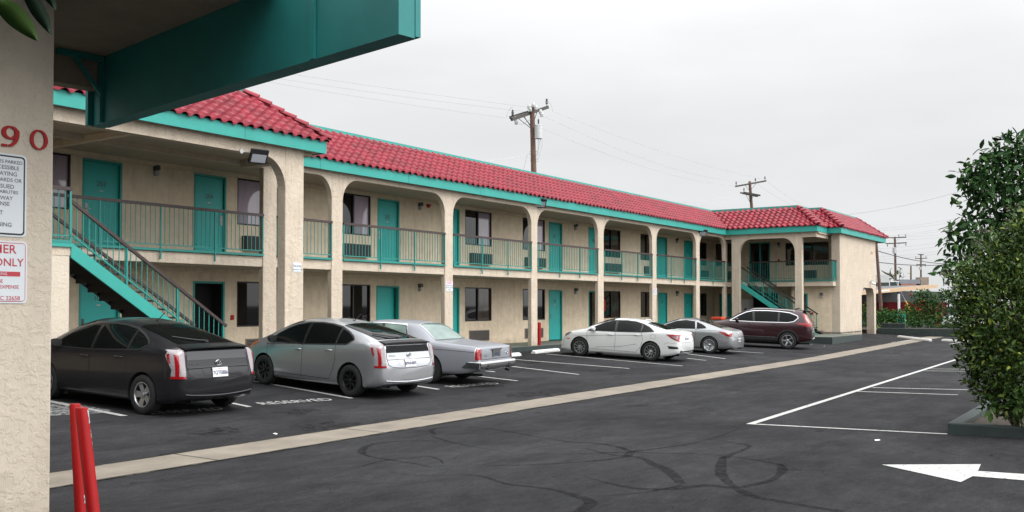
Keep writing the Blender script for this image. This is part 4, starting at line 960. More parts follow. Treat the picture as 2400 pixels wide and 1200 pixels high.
def make_car(key, spec, label, cat='car'):
    sh = spec['shell']; L = sh.L; body_m = spec['paint']; wr_, tw = spec['wheel_r'], spec.get('tyre_w', .205); xr, xf = spec['xr'], spec['xf']; tk = spec['track']
    car = empty(key, (0, 0, 0), label, cat)
    def B(mb, name, m, par=None, **k): return mb.build(name, m, par or car, local=True, **k)
    # body with wheel arches cut out
    bo = bpy.data.objects.new('body', sh.clean); COL.objects.link(bo); bo.data.materials.append(body_m); bo.data.materials.append(WELL); cut = MB(); ar = wr_+spec.get('gap', .05)
    for x in (xr, xf):
        for sy in (-1, 1): cut.lathe([(0, 0), (ar, 0), (ar, .5), (0, .5)], (x, sy*(tk-.27), wr_), YA*sy, 36, 1)
    co = cut.build('cut', [body_m, WELL], None); md = bo.modifiers.new('b', 'BOOLEAN'); md.operation = 'DIFFERENCE'; md.solver = 'EXACT'; md.object = co
    dg = bpy.context.evaluated_depsgraph_get(); me = bpy.data.meshes.new_from_object(bo.evaluated_get(dg))
    for dx in (.0013, -.0017, .0031, .0047, -.0053, .0071):
        if len(me.polygons) > 800:
            zc = [p for p in me.polygons if p.material_index == 1]
            if len(zc) > 60: break
        co.location = (dx, dx*.7, dx*.5); bpy.context.view_layer.update(); me = bpy.data.meshes.new_from_object(bo.evaluated_get(bpy.context.evaluated_depsgraph_get()))
    print('BODY', len(me.polygons)); bo.modifiers.clear(); bo.data = me
    bpy.data.objects.remove(co); me.shade_smooth(); me.set_sharp_from_angle(angle=R(28)); bo.parent = car
    # two-tone lower sill / bumper where the photo shows it
    if spec.get('sill'):
        for side in 'LR':
            m = MB(); sh.patch(m, side, [(x, z) for x, z in spec['sill']], .006, .06); B(m, 'sill_trim', spec.get('sill_mat', BLACK), smooth=40)
    for side in 'LR':
        for i, poly in enumerate(spec['windows']):
            m = MB(); sh.patch(m, side, poly, .005, .05); B(m, 'side_window', spec.get('glass', GLS), smooth=60)
        if spec.get('dlo'):
            m = MB(); sh.patch(m, side, spec['dlo'], .0025, .05); B(m, 'window_pillars', mat('pillar_black', (.008, .008, .008), .35), smooth=60)
            m = MB(); sh.line(m, side, spec['dlo'], .022, .007); B(m, 'window_trim', spec.get('dlo_mat', BLACK), recalc=True)
        m = MB()
        for ln in spec['seams']: sh.line(m, side, ln, .009, .003)
        B(m, 'door_gap', SEAM)
        for hx, hz in spec['handles']:
            h = sh.hit(side, hx, hz)
            if h:
                m = MB(); sy = 1 if side == 'L' else -1; p = h[0]; m.tube([(p.x+.09, p.y, p.z), (p.x+.07, p.y+sy*.028, p.z+.004), (p.x-.07, p.y+sy*.028, p.z+.004), (p.x-.09, p.y, p.z)], [.012, .014, .014, .012], 8)
                B(m, 'door_handle', spec.get('handle_mat', body_m), smooth=50)
        mx_, mz = spec['mirror']; h = sh.hit(side, mx_, mz)
        if h:
            sy = 1 if side == 'L' else -1; p = h[0]; m = MB()
            m.lathe([(0, -.09), (.045, -.085), (.075, -.04), (.085, .02), (.078, .05), (0, .052)], (0, 0, 0), XA, 14); m.v = [(p.x-v[0], p.y+sy*.10+v[1]*1.25, p.z+.06+v[2]*.85) for v in m.v]; m.bar((p.x, p.y-sy*.03, p.z), (p.x, p.y+sy*.08, p.z+.02), .06, .03)
            B(m, 'wing_mirror', spec.get('mirror_mat', body_m), smooth=50)
    for side, name, poly, mt in spec['patches']:
        if side in 'LR': sides = ['L', 'R']
        else: sides = [side]
        for sd2 in sides:
            m = MB(); sh.patch(m, sd2, poly, .004 if name != 'lens' else .008, .04); B(m, name, mt, smooth=60)
    for sy in (1, -1):       # tail lamps: side patch + rear patch in one lamp
        tl = None
        for j, (mt, off, sp, bp) in enumerate(spec['tail']):
            m = MB()
            if sp: sh.patch(m, 'L' if sy > 0 else 'R', sp, off, .02)
            if bp: sh.patch(m, 'B', [(a*sy, b) for a, b in bp], off, .02)
            if not m.v: continue
            if tl is None: tl = B(m, 'tail_light', mt, smooth=70)
            else: m.build('lamp_lens', mt, tl, local=True, smooth=70)
        if spec.get('head'):
            m = MB(); sh.patch(m, 'L' if sy > 0 else 'R', spec['head'][0], .006, .03); B(m, 'headlight', spec['head'][1], smooth=60)
        if spec.get('marker'):
            m = MB(); sh.patch(m, 'L' if sy > 0 else 'R', spec['marker'], .007, .03); B(m, 'side_marker', AMB)
    m = MB(); m.box((xr-.25, -tk+.22, .16), (xf+.2, tk-.22, .30)); m.tube([(.12, .45, .24), (.7, .45, .22)], .03, 8); B(m, 'underbody', UNDER)
    # plate
    pz, pw = spec['plate'][1], .152; h = sh.hit('B', 0, pz); px = h[0].x-.012; tl_ = spec.get('plate_tilt', 0)
    m = MB(); c = Vector((px, 0, pz)); u_ = Vector((math.sin(tl_), 0, math.cos(tl_))); obox(m, c-YA*.152-u_*.076, YA*.304, u_*.152, Vector((-.004, 0, 0))); po = B(m, 'licence_plate', PLT)
    m = MB(); text_mb(m, spec['plate'][0], .088, c-Vector((.006, 0, 0))-u_*.012, -YA, u_, .001, sx=.88, bold=.0015); m.build('plate_number', PLB, po, local=True)
    m = MB(); text_mb(m, 'California', .026, c-Vector((.006, 0, 0))+u_*.054, -YA, u_, .001); m.build('plate_state', SGR, po, local=True)
    for fn in spec.get('extra', []): fn(car, sh, B)
    # wheels
    for x in (xr, xf):
        for sy in (1, -1):
            m = MB(); r = wr_; rr = spec['rim_r']
            m.lathe([(rr*.97, tw/2-.012), (rr*1.06, tw/2), (r*.93, tw/2-.004), (r*.985, tw/2-.022), (r, tw/2-.05), (r, -tw/2+.05), (r*.97, -tw/2+.01), (rr, -tw/2), (rr*.97, tw/2-.012)], (0, 0, 0), YA, 40)
            wo = m.build('wheel', TYRE, car, local=True, smooth=50); wo.location = (x, sy*(tk-tw/2+.005), wr_); wo.rotation_euler = (0, .4*x, 0 if sy > 0 else math.pi)
            rm = rimmesh(spec['rim'], rr, tw).build('rim', spec['rim_mats'], wo, local=True, smooth=40)
    return car
def place_car(car, spec, ur, uf, scale=None, shift=(0, 0)):
    """put the near rear / front wheels on the ground at what the photo shows"""
    pr_, pf = gr(*ur), gr(*uf); d = pf-pr_; dist = math.hypot(d.x, d.y); wb = spec['xf']-spec['xr']; s_ = scale or min(max(dist/wb, .94), 1.04)
    if spec.get('heading') is not None: d = Vector((math.cos(spec['heading']), math.sin(spec['heading']), 0))
    an = math.atan2(d.y, d.x); fx = Vector((math.cos(an), math.sin(an), 0)); lf = Vector((-fx.y, fx.x, 0))
    if spec.get('heading') is None: mid_ = (pr_+pf)/2; p0 = mid_-fx*(wb/2*s_)
    else: p0 = pr_+Vector((shift[0], shift[1], 0))
    o = p0-lf*(spec['track']*s_)-fx*(spec['xr']*s_)
    a = o+fx*spec['xr']*s_; b = o+fx*spec['xf']*s_; za, zb_ = g(a.x, a.y), g(b.x, b.y); pt = math.atan2(zb_-za, wb*s_)
    car.rotation_euler = Matrix((fx*math.cos(pt)+ZA*math.sin(pt), lf, -fx*math.sin(pt)+ZA*math.cos(pt))).transposed().to_euler()
    car.scale = (s_,)*3; car.location = (o.x, o.y, za-spec['xr']*s_*math.tan(pt)+.004); print('CAR', car.name, 'dist', round(dist, 2), 'wb', wb, 's', round(s_, 3), 'ang', round(math.degrees(an), 1), tuple(round(q, 2) for q in car.location))
def paint(name, col, metal=.5, rough=.35, fl=.0, ct=.8): return mat(name, col, rough, metal=metal, coat=ct, noise=(3, fl) if fl else None)

# ---- hatchback (two of them, dark grey and silver)
def hatch_shell():
    return Shell(4.46, [(0, .62), (.02, .70), (.05, .78), (.08, .88), (.11, .98), (.14, 1.075), (.20, 1.105), (.45, 1.175), (.8, 1.275), (1.2, 1.372), (1.6, 1.443), (2.1, 1.486), (2.5, 1.478), (2.85, 1.415), (3.2, 1.275), (3.55, 1.11), (3.7, 1.045), (3.95, .95), (4.2, .84), (4.36, .72), (4.43, .62), (4.46, .56)],
        [(0, .30), (.25, .22), (.6, .19), (3.9, .18), (4.46, .24)], [(0, .60), (.15, 1.0), (.5, 1.055), (1.2, 1.01), (2.2, .955), (3.3, .89), (3.7, .87), (4.2, .77), (4.46, .5)],
        [(0, .56), (.01, .64), (.03, .70), (.06, .745), (.12, .79), (.22, .83), (.4, .857), (.8, .868), (2.2, .8725), (3.5, .868), (3.9, .84), (4.15, .78), (4.3, .70), (4.4, .58), (4.46, .40)],
        [(0, .50), (.10, .60), (.16, .64), (.5, .60), (1.2, .56), (2.2, .575), (2.9, .61), (3.4, .68), (3.7, .70), (4.2, .62), (4.46, .35)], mid=.55)
def hatch_extra(paint_m, split_mat):
    def f(car, sh, B):
        m = MB(); m.tube([(1.72, .0, 1.43), (1.70, 0, 1.452), (1.64, 0, 1.455)], [.03, .02, .006], 8); m.bar((1.67, 0, 1.45), (1.48, 0, 1.60), .010); B(m, 'antenna', BLACK)
        # spoiler blade
        m = MB(); P = []
        for y in np.linspace(-.63, .63, 17):
            h = sh.hit('T', .22, y); z = h[0].z if h else 1.08
            cv = .03*(1-(y/.63)**2); P.append((y, z, cv))
        o = len(m.v)
        for y, z, cv in P: m.v += [(.30, y, z+.030), (.09-cv*.4, y, z+.000), (.09-cv*.4, y, z-.022), (.20, y, z-.03)]
        for k in range(len(P)-1):
            for q in range(4): q2 = (q+1) % 4; m.f.append((o+4*k+q, o+4*k+4+q, o+4*k+4+q2, o+4*k+q2)); m.mi.append(0)
        m.f += [(o, o+1, o+2, o+3), tuple(len(m.v)-4+i for i in range(4))]; m.mi += [0, 0]; B(m, 'spoiler', split_mat, smooth=40)
        # wiper
        m = MB(); Q = []
        for a, b in ((.40, -.02), (.44, .12), (.52, .28), (.66, .46)):
            h = sh.hit('T', a, b); Q.append(h[0]+h[1]*.025)
        m.tube(Q, .011, 6); m.lathe([(.035, 0), (.03, .03), (0, .035)], sh.hit('T', .40, -.02)[0], ZA, 10); B(m, 'rear_wiper', BLACK)
        # emblem: chrome rings
        h = sh.hit('B', 0, .845); c = h[0]-XA*.012; m = MB()
        for ra, rb, of in ((.062, .045, (0, 0)), (.022, .042, (0, 0)), (.045, .018, (0, .020))):
            pts = [(c.x, c.y+of[0]+ra*math.cos(t), c.z+of[1]+rb*math.sin(t)) for t in np.linspace(0, 2*math.pi, 21)]; m.tube(pts, .0055, 6, cap=False)
        B(m, 'emblem', CHR)
        m = MB(); o_ = Vector((sh.hit('B', .47, .845)[0].x-.008, .47, .845)); text_mb(m, 'PRIUS', .045, o_, -YA, ZA, .003, sx=1.5); B(m, 'model_lettering', CHR)
        # crease / handle bar above the plate
        m = MB(); pts = []
        for y in np.linspace(-.60, .60, 13):
            q = sh.hit('B', y, .78-.004*abs(y)); pts.append(q[0]-XA*.004)
        m.tube(pts, .010, 6); B(m, 'tailgate_garnish', paint_m, smooth=50)
        m = MB(); pts = []
        for y in np.linspace(-.66, .66, 13):
            q = sh.hit('B', y, .335+.04*(1-(y/.66)**2)*-1+.03)
            if q: pts.append(q[0]-XA*.006)
        m.tube(pts, .014, 6); B(m, 'bumper_lip', paint_m, smooth=50)
        m = MB(); pts = []        # tailgate shut line
        for y, z in ((-.60, .98), (-.62, .80), (-.60, .68), (-.50, .625), (-.2, .60), (.2, .60), (.5, .625), (.60, .68), (.62, .80), (.60, .98)): pts.append((y, z))
        sh.line(m, 'B', pts, .010, .003); B(m, 'tailgate_gap', SEAM)
        m = MB(); sh.line(m, 'L', [(3.98-.02, .66), (4.02, .72)], .006); 
    return f
HW = [[(3.42, .945), (3.20, 1.10), (2.98, 1.215), (2.72, 1.305), (2.42, 1.365), (2.36, 1.37), (2.32, 1.0), (2.32, .965)],
      [(2.24, .968), (2.27, 1.372), (2.0, 1.385), (1.72, 1.372), (1.45, 1.335), (1.40, 1.32), (1.33, 1.02)],
      [(1.27, 1.024), (1.34, 1.30), (1.15, 1.245), (.96, 1.17), (.86, 1.115), (.98, 1.04)]]
HSEAM = [[(3.45, .93), (3.42, .60), (3.36, .34)], [(2.28, 1.38), (2.28, .6), (2.30, .30)], [(1.30, 1.30), (1.29, .98), (1.27, .72), (1.33, .50), (1.42, .34)], [(3.36, .31), (1.42, .30)], [(3.5, .885), (2.2, .965), (1.2, 1.015)]]
def hatch(key, pm, sill, rims, plate_, label, split_mat, rim_style, px, hd, sc_):
    sh = hatch_shell()
    tl = [(WLIT, .006, [(.30, 1.045), (.10, 1.09), (.05, .62), (.11, .62), (.20, .80), (.32, .98)], [(.63, 1.06), (.80, 1.07), (.82, .62), (.66, .62)]),
          (RLIT, .011, [(.30, 1.0), (.25, 1.01), (.20, .86), (.235, .855)], None),
          (RLIT, .011, None, [(.735, .98), (.785, 1.0), (.785, .64), (.75, .64)]),
          (RLIT, .0125, [(.12, .62), (.05, .62), (.05, .655), (.125, .655)], [(.66, .62), (.82, .62), (.82, .66), (.66, .66)])]
    spec = dict(shell=sh, paint=pm, wheel_r=.318, xr=.84, xf=3.54, track=.865, windows=HW, seams=HSEAM, handles=[(2.42, .84), (1.47, .88)], mirror=(3.22, .955),
        dlo=[(3.44, .938), (3.20, 1.115), (2.98, 1.232), (2.72, 1.322), (2.40, 1.382), (2.0, 1.40), (1.70, 1.386), (1.42, 1.345), (1.15, 1.26), (.95, 1.18), (.84, 1.115), (.98, 1.028), (1.30, 1.008), (2.3, .952), (3.44, .938)],
        patches=[('T', 'rear_window', [(.36, -.57), (.36, .57), (.9, .535), (1.42, .50), (1.42, -.50), (.9, -.535)], GLS), ('T', 'windscreen', [(2.62, -.56), (2.62, .56), (3.55, .68), (3.6, .3), (3.62, 0), (3.6, -.3), (3.55, -.68)], GLS),
                 ('B', 'lower_rear_window', [(-.60, .905), (.60, .905), (.585, 1.04), (-.585, 1.04)], GLS if split_mat is BLACK else mat('dark_glass_panel', (.012, .012, .016), .12, coat=.5)), ('B', 'number_recess', [(-.30, .66), (.30, .66), (.34, .77), (-.34, .77)], pm)],
        tail=tl, head=([(4.30, .74), (3.95, .90), (3.80, .915), (3.98, .82), (4.25, .66)], AMB), plate=(plate_, .70), plate_tilt=.18, rim_r=.205, rim=rim_style, rim_mats=rims,
        sill=sill, sill_mat=pm, extra=[hatch_extra(pm, split_mat)], mirror_mat=BLACK)
    c = make_car(key, spec, label); spec['heading'] = R(hd); place_car(c, spec, *px, scale=sc_); return c
P_DARK = paint('paint_charcoal', (.011, .011, .0135), .0, .3, ct=.4); P_DARK.node_tree.nodes['Principled BSDF'].inputs['Specular IOR Level'].default_value = .25; P_SILV = paint('paint_silver', (.42, .43, .45), .75, .36); P_WHITE = paint('paint_white', (.62, .63, .62), 0, .3)
P_GREY = paint('paint_grey_silver', (.30, .315, .32), .75, .36); P_MAR = paint('paint_maroon', (.024, .003, .006), .2, .28, ct=.6); P_OLD = paint('paint_old_silver', (.25, .26, .285), .35, .5, ct=.4)
SLL = None
hatch('parked_car', P_DARK, SLL, [BLACK, RIMS], '7GTE886', 'dark charcoal hatchback with silver five spoke wheels, nearest the stucco pillar', P_DARK, 'five', ((330, 972), (140, 938)), 91, 1.035)
hatch('parked_car', P_SILV, SLL, [BLACK, RIMD], '8PNN805', 'silver hatchback with black wheels and dark rear glass panel', BLACK, 'steel', ((817, 930), (628, 895)), 86.5, 1.015)

# ---- older square silver sedan
sh = Shell(5.2, [(0, .60), (.01, .80), (.03, .885), (.08, .91), (.6, .955), (1.05, .985), (1.22, 1.0), (1.5, 1.19), (1.72, 1.335), (1.9, 1.385), (2.5, 1.42), (3.1, 1.40), (3.3, 1.35), (3.6, 1.16), (3.85, 1.0), (4.0, .98), (5.0, .90), (5.17, .84), (5.2, .6)],
    [(0, .36), (.4, .28), (1, .24), (4.6, .22), (5.2, .3)], [(0, .60), (.05, .86), (.5, .92), (1.2, .945), (3.8, .93), (5.1, .86), (5.2, .5)],
    [(0, .84), (.02, .88), (.08, .905), (.4, .93), (1.2, .95), (3.8, .95), (4.8, .90), (5.15, .84), (5.2, .75)], [(0, .78), (.3, .80), (1.15, .80), (1.3, .74), (1.75, .62), (2.6, .62), (3.3, .66), (3.85, .80), (5.2, .7)], mid=.58, rr=.86, ins=.05)
def sedan_extra(car, sh, B):
    m = MB()
    prof = [(-.055, .40), (-.085, .47), (-.085, .545), (-.06, .58), (.10, .585), (.10, .38), (-.02, .38)]
    m.prism(prof, (0, -.90, 0), XA, ZA, (0, 1.80, 0)); o = B(m, 'rear_bumper', CHR); bev(o, .012)
    for sy in (1, -1):
        m = MB(); m.box((-.05, sy*.88, .40), (.42, sy*.925, .57)); o = B(m, 'bumper_end', CHR); bev(o, .015)
        m = MB(); m.box((-.096, sy*.52, .38), (-.06, sy*.58, .50)); B(m, 'bumper_guard', BLACK)
        m = MB(); m.box((1.78, sy*.938, .33), (3.78, sy*.955, .40)); B(m, 'rocker_trim', CHR)
    m = MB(); m.box((-.094, -.86, .435), (-.08, .86, .465)); B(m, 'bumper_strip', BLACK)
    m = MB(); m.box((-.02, -.26, .835), (.02, .26, .865)); B(m, 'boot_handle', CHR)
    m = MB(); m.box((-.012, -.20, .665), (.02, .20, .835)); B(m, 'plate_recess', DGREY)
    m = MB(); sh.line(m, 'B', [(-.74, .86), (-.74, .62), (.74, .62), (.74, .86)], .012, .003); B(m, 'boot_gap', SEAM)
    m = MB(); sh.line(m, 'T', [(.05, .74), (1.1, .73)], .010, .003); sh.line(m, 'T', [(.05, -.74), (1.1, -.73)], .010, .003); B(m, 'boot_gap', SEAM)
    m = MB(); h = sh.hit('B', -.55, .74); c = h[0]-XA*.006
    pts = [(c.x, c.y+.05*math.cos(t), c.z+.02*math.sin(t)) for t in np.linspace(0, 2*math.pi, 17)]; m.tube(pts, .006, 6, cap=False); m.box((c.x, c.y-.035, c.z-.012), (c.x+.004, c.y+.035, c.z+.012)); B(m, 'emblem', CHR)
    m = MB(); text_mb(m, 'LTD', .05, Vector((sh.hit('B', .56, .70)[0].x-.008, .56, .70)), -YA, ZA, .003, sx=1.6); B(m, 'model_lettering', BLACK)
    m = MB()          # chrome surround of the rear window and roof edge
    sh.line(m, 'T', [(1.235, -.70), (1.235, .70), (1.76, .575), (1.80, .54), (1.80, -.54), (1.76, -.575), (1.235, -.70)], .028, .008); B(m, 'window_trim', CHR)
    m = MB(); m.tube([(.05, -.62, .33), (-.05, -.62, .31)], .03, 10); B(m, 'exhaust', BLACK)
    for sx_ in (0,): pass
spec = dict(shell=sh, paint=P_OLD, wheel_r=.335, xr=1.32, xf=4.22, track=.90, tyre_w=.2, glass=GLB, windows=[[(3.68, .985), (3.22, 1.30), (2.78, 1.325), (2.78, .985)], [(2.70, .985), (2.70, 1.325), (2.12, 1.31), (1.96, 1.02), (1.96, .985)]],
    dlo=[(3.72, .97), (3.22, 1.325), (2.74, 1.345), (2.10, 1.33), (1.92, 1.03), (1.93, .968), (3.72, .97)], dlo_mat=CHR, seams=[[(2.74, .97), (2.74, .3)], [(1.95, .97), (1.75, .72), (1.72, .5)], [(3.8, .93), (3.8, .3)], [(3.9, .80), (1.8, .82), (.1, .79)]], handles=[(2.85, .86), (2.05, .86)], handle_mat=CHR, mirror=(3.5, .97), mirror_mat=CHR,
    patches=[('T', 'rear_window', [(1.25, -.69), (1.25, .69), (1.74, .57), (1.78, .53), (1.78, -.53), (1.74, -.57)], GLB), ('T', 'windscreen', [(3.28, -.58), (3.28, .58), (3.82, .74), (3.85, 0), (3.82, -.74)], GLB)],
    tail=[(CHR, .005, [(.11, .875), (.0, .875), (.0, .60), (.11, .60)], [(.77, .88), (.92, .88), (.92, .60), (.77, .60)]), (RLIT, .010, [(.09, .865), (.0, .865), (.0, .615), (.09, .615)], [(.78, .868), (.92, .868), (.92, .615), (.78, .615)])],
    plate=('1UTR521', .735), rim_r=.19, rim='steel', rim_mats=[RIMS, CHR], extra=[sedan_extra], heading=None, gap=.06)
c = make_car('parked_car', spec, 'older square silver sedan with chrome bumper and pale rear window'); spec['heading'] = R(98.5)
pr_ = gr(1098, 889)
_d = gr(1090, 889)-gr(1060, 870); place_car(c, spec, (978, 878), (0, 0), scale=.99, shift=(_d.x, _d.y))

# ---- white fastback sedan
sh = Shell(4.63, [(0, .60), (.015, .74), (.04, .86), (.07, .955), (.12, 1.01), (.22, 1.035), (.5, 1.085), (.85, 1.17), (1.2, 1.27), (1.6, 1.362), (2.0, 1.408), (2.35, 1.414), (2.7, 1.37), (3.05, 1.25), (3.4, 1.085), (3.55, 1.01), (3.75, .965), (4.15, .875), (4.42, .77), (4.56, .66), (4.62, .55), (4.63, .5)],
    [(0, .32), (.3, .22), (.7, .17), (4.1, .16), (4.63, .2)], [(0, .58), (.12, .95), (.5, 1.0), (1.2, .985), (2.2, .93), (3.4, .88), (4.2, .78), (4.63, .45)],
    [(0, .58), (.01, .67), (.03, .73), (.06, .775), (.12, .82), (.25, .86), (.45, .885), (.9, .90), (3.6, .898), (4.05, .87), (4.3, .81), (4.45, .73), (4.57, .60), (4.63, .42)],
    [(0, .5), (.1, .66), (.4, .66), (1.2, .57), (2.2, .565), (2.9, .61), (3.45, .72), (4.2, .66), (4.63, .35)], mid=.5)
def civic_extra(car, sh, B):
    m = MB(); sh.patch(m, 'B', [(-.66, .30), (.66, .30), (.62, .42), (.45, .385), (-.45, .385), (-.62, .42)], .006, .04); B(m, 'bumper_valance', BLACK, smooth=60)
    for sd2 in 'LR':
        m = MB(); sh.patch(m, sd2, [(.38, .56), (.06, .54), (.03, .47), (.32, .46)], .007, .03); B(m, 'bumper_vent', BLACK, smooth=60)
    m = MB(); h = sh.hit('B', 0, .88); m.tube([(h[0].x-.01, y, z) for y, z in ((-.04, .91), (-.035, .86), (.035, .86), (.04, .91))], .008, 6); m.bar((h[0].x-.01, -.033, .885), (h[0].x-.01, .033, .885), .012); B(m, 'emblem', CHR)
    m = MB(); m.tube([(1.55, 0, 1.365), (1.40, 0, 1.385), (1.34, 0, 1.355)], [.035, .022, .02], 8); B(m, 'antenna_fin', P_WHITE)
    m = MB(); sh.line(m, 'B', [(.60, .93), (.62, .78), (.55, .67), (-.55, .67), (-.62, .78), (-.60, .93)], .010); sh.line(m, 'L', [(.1, .66), (.42, .66), (.50, .60)], .006); B(m, 'boot_gap', SEAM)
    m = MB(); sh.patch(m, 'L', [(1.02, .91), (.82, .91), (.82, .76), (1.02, .78)], .002, .04); 
    m = MB(); sh.line(m, 'L', [(1.02, .91), (.82, .91), (.80, .78), (1.0, .77), (1.02, .91)], .005); B(m, 'fuel_flap', SEAM)
spec = dict(shell=sh, paint=P_WHITE, wheel_r=.325, xr=.99, xf=3.69, track=.893, tyre_w=.215,
    windows=[[(3.36, .935), (3.10, 1.09), (2.80, 1.22), (2.50, 1.295), (2.42, 1.305), (2.36, .95)], [(2.28, .952), (2.33, 1.312), (2.0, 1.318), (1.70, 1.295), (1.44, 1.24), (1.38, .985)], [(1.33, .985), (1.37, 1.22), (1.18, 1.155), (.98, 1.06), (.90, 1.015)]],
    dlo=[(3.40, .925), (3.10, 1.105), (2.80, 1.236), (2.46, 1.32), (2.0, 1.334), (1.68, 1.31), (1.4, 1.245), (1.15, 1.155), (.88, 1.01), (1.35, .97), (2.3, .938), (3.40, .925)],
    seams=[[(3.42, .92), (3.40, .6), (3.34, .33)], [(2.32, 1.32), (2.31, .6), (2.33, .28)], [(1.36, 1.24), (1.34, .93), (1.28, .72), (1.36, .46), (1.5, .30)], [(3.34, .30), (1.5, .27)], [(3.9, .70), (2.6, .80), (1.3, .86)], [(3.1, .36), (2.2, .42), (1.5, .56)]],
    handles=[(2.5, .83), (1.5, .865)], mirror=(3.15, .94), patches=[('T', 'rear_window', [(.56, -.58), (.56, .58), (1.28, .50), (1.34, 0), (1.28, -.50)], GLS), ('T', 'windscreen', [(2.5, -.55), (2.46, 0), (2.5, .55), (3.45, .70), (3.5, 0), (3.45, -.70)], GLS)],
    tail=[(RLIT, .006, [(.46, .945), (.05, .955), (.04, .72), (.14, .76), (.30, .84)], [(.50, .95), (.82, .955), (.84, .78), (.74, .70), (.66, .72), (.70, .86), (.52, .90)]), (WLIT, .010, [(.26, .885), (.12, .88), (.08, .79), (.14, .80)], [(.74, .90), (.79, .90), (.80, .80), (.76, .80)])],
    head=([(4.42, .74), (4.15, .83), (4.02, .82), (4.30, .68)], mat('headlamp_dark', (.12, .12, .12), .1, coat=.6)), marker=[(4.25, .615), (4.10, .62), (4.09, .575), (4.24, .575)],
    plate=('8SVX307', .80), plate_tilt=.1, rim_r=.215, rim='ten', rim_mats=[BLACK, RIMS], extra=[civic_extra])
c = make_car('parked_car', spec, 'white four door sedan with two tone alloys in the middle of the row'); place_car(c, spec, (1523, 847), (1357, 834.5))

# ---- grey silver coupe
sh = Shell(4.31, [(0, .55), (.02, .70), (.05, .80), (.10, .885), (.2, .93), (.45, .97), (.8, 1.06), (1.2, 1.18), (1.6, 1.275), (1.95, 1.318), (2.2, 1.312), (2.5, 1.24), (2.85, 1.09), (3.1, .97), (3.3, .90), (3.8, .80), (4.1, .68), (4.26, .52), (4.31, .45)],
    [(0, .26), (.4, .19), (3.8, .15), (4.31, .18)], [(0, .55), (.15, .84), (.5, .90), (1.1, .90), (2, .86), (3, .80), (3.8, .70), (4.31, .4)],
    [(0, .60), (.02, .70), (.06, .77), (.14, .83), (.3, .88), (.7, .905), (1.2, .90), (2.2, .885), (3.3, .905), (3.8, .87), (4.1, .76), (4.25, .6), (4.31, .4)], [(0, .5), (.15, .66), (.6, .66), (1.2, .56), (1.9, .54), (2.5, .58), (3.0, .70), (3.8, .68), (4.31, .35)], mid=.5, ins=.05)
def zex(car, sh, B):
    m = MB(); sh.line(m, 'B', [(.62, .84), (.60, .66), (-.60, .66), (-.62, .84)], .010); B(m, 'boot_gap', SEAM)
    m = MB(); sh.patch(m, 'L', [(.42, .55), (.12, .55), (.12, .50), (.42, .50)], .008, .03); B(m, 'side_reflector', WLIT)
    for y in (-.45, .45): m = MB(); m.tube([(.25, y, .24), (.02, y, .23)], .05, 14); B(m, 'exhaust', CHR, smooth=40)
    m = MB(); m.bar((.95, .55, 1.02), (1.0, .55, 1.30), .008); m.bar((2.43, .90, .70), (2.40, .915, .90), .035, .02); B(m, 'vertical_handle', CHR)
    m = MB(); pts = [(sh.hit('B', 0, .78)[0].x-.008, .035*math.cos(t), .80+.03*math.sin(t)) for t in np.linspace(0, 6.283, 15)]; m.tube(pts, .006, 6, cap=False); B(m, 'emblem', CHR)
spec = dict(shell=sh, paint=P_GREY, wheel_r=.325, xr=.90, xf=3.55, track=.895, tyre_w=.24, windows=[[(3.02, .885), (2.72, 1.05), (2.40, 1.18), (2.0, 1.24), (1.62, 1.205), (1.50, .92)], [(1.44, .925), (1.54, 1.185), (1.30, 1.11), (1.12, 1.02), (1.08, .96)]],
    seams=[[(2.95, .86), (2.93, .5), (2.85, .25)], [(1.48, 1.2), (1.46, .8), (1.50, .4), (1.6, .22)], [(2.85, .22), (1.6, .2)], [(1.5, .89), (.4, .89)]], handles=[], mirror=(2.85, .89),
    patches=[('T', 'rear_window', [(.62, -.52), (.62, .52), (1.5, .45), (1.56, 0), (1.5, -.45)], GLS), ('T', 'windscreen', [(2.28, -.5), (2.25, 0), (2.28, .5), (3.02, .66), (3.1, 0), (3.02, -.66)], GLS), ('T', 'roof_panel', [(1.60, -.48), (1.60, .48), (2.22, .5), (2.22, -.5)], mat('roof_dark', (.06, .06, .065), .3, coat=.5))],
    tail=[(RLIT, .006, [(.58, .86), (.30, .86), (.08, .72), (.14, .68), (.35, .76)], [(.64, .82), (.80, .82), (.84, .70), (.72, .68)])], plate=('6KZN214', .56), rim_r=.235, rim='multi', rim_mats=[CHR, CHR], extra=[zex], gap=.04, heading=None, sill=None)
c = make_car('parked_car', spec, 'low grey silver two door coupe with polished wide wheels'); spec['heading'] = R(93); place_car(c, spec, (1661, 829), (0, 0), scale=.97)

# ---- maroon crossover
sh = Shell(4.59, [(0, .62), (.015, .80), (.03, .95), (.06, 1.08), (.14, 1.25), (.24, 1.42), (.30, 1.55), (.36, 1.60), (.7, 1.64), (1.3, 1.672), (1.9, 1.682), (2.3, 1.665), (2.65, 1.60), (3.0, 1.43), (3.3, 1.24), (3.45, 1.15), (3.6, 1.11), (4.1, 1.02), (4.35, .93), (4.5, .80), (4.57, .65), (4.59, .6)],
    [(0, .40), (.3, .32), (.7, .25), (4.0, .24), (4.59, .30)], [(0, .60), (.06, 1.0), (.25, 1.10), (1.2, 1.08), (2.2, 1.04), (3.4, 1.0), (4.2, .92), (4.59, .55)],
    [(0, .64), (.01, .72), (.03, .79), (.07, .84), (.15, .885), (.35, .915), (.9, .928), (3.7, .925), (4.1, .89), (4.35, .80), (4.5, .66), (4.59, .48)], [(0, .56), (.1, .70), (.3, .63), (.9, .60), (2.0, .62), (2.8, .66), (3.4, .76), (4.2, .70), (4.59, .4)], mid=.65)
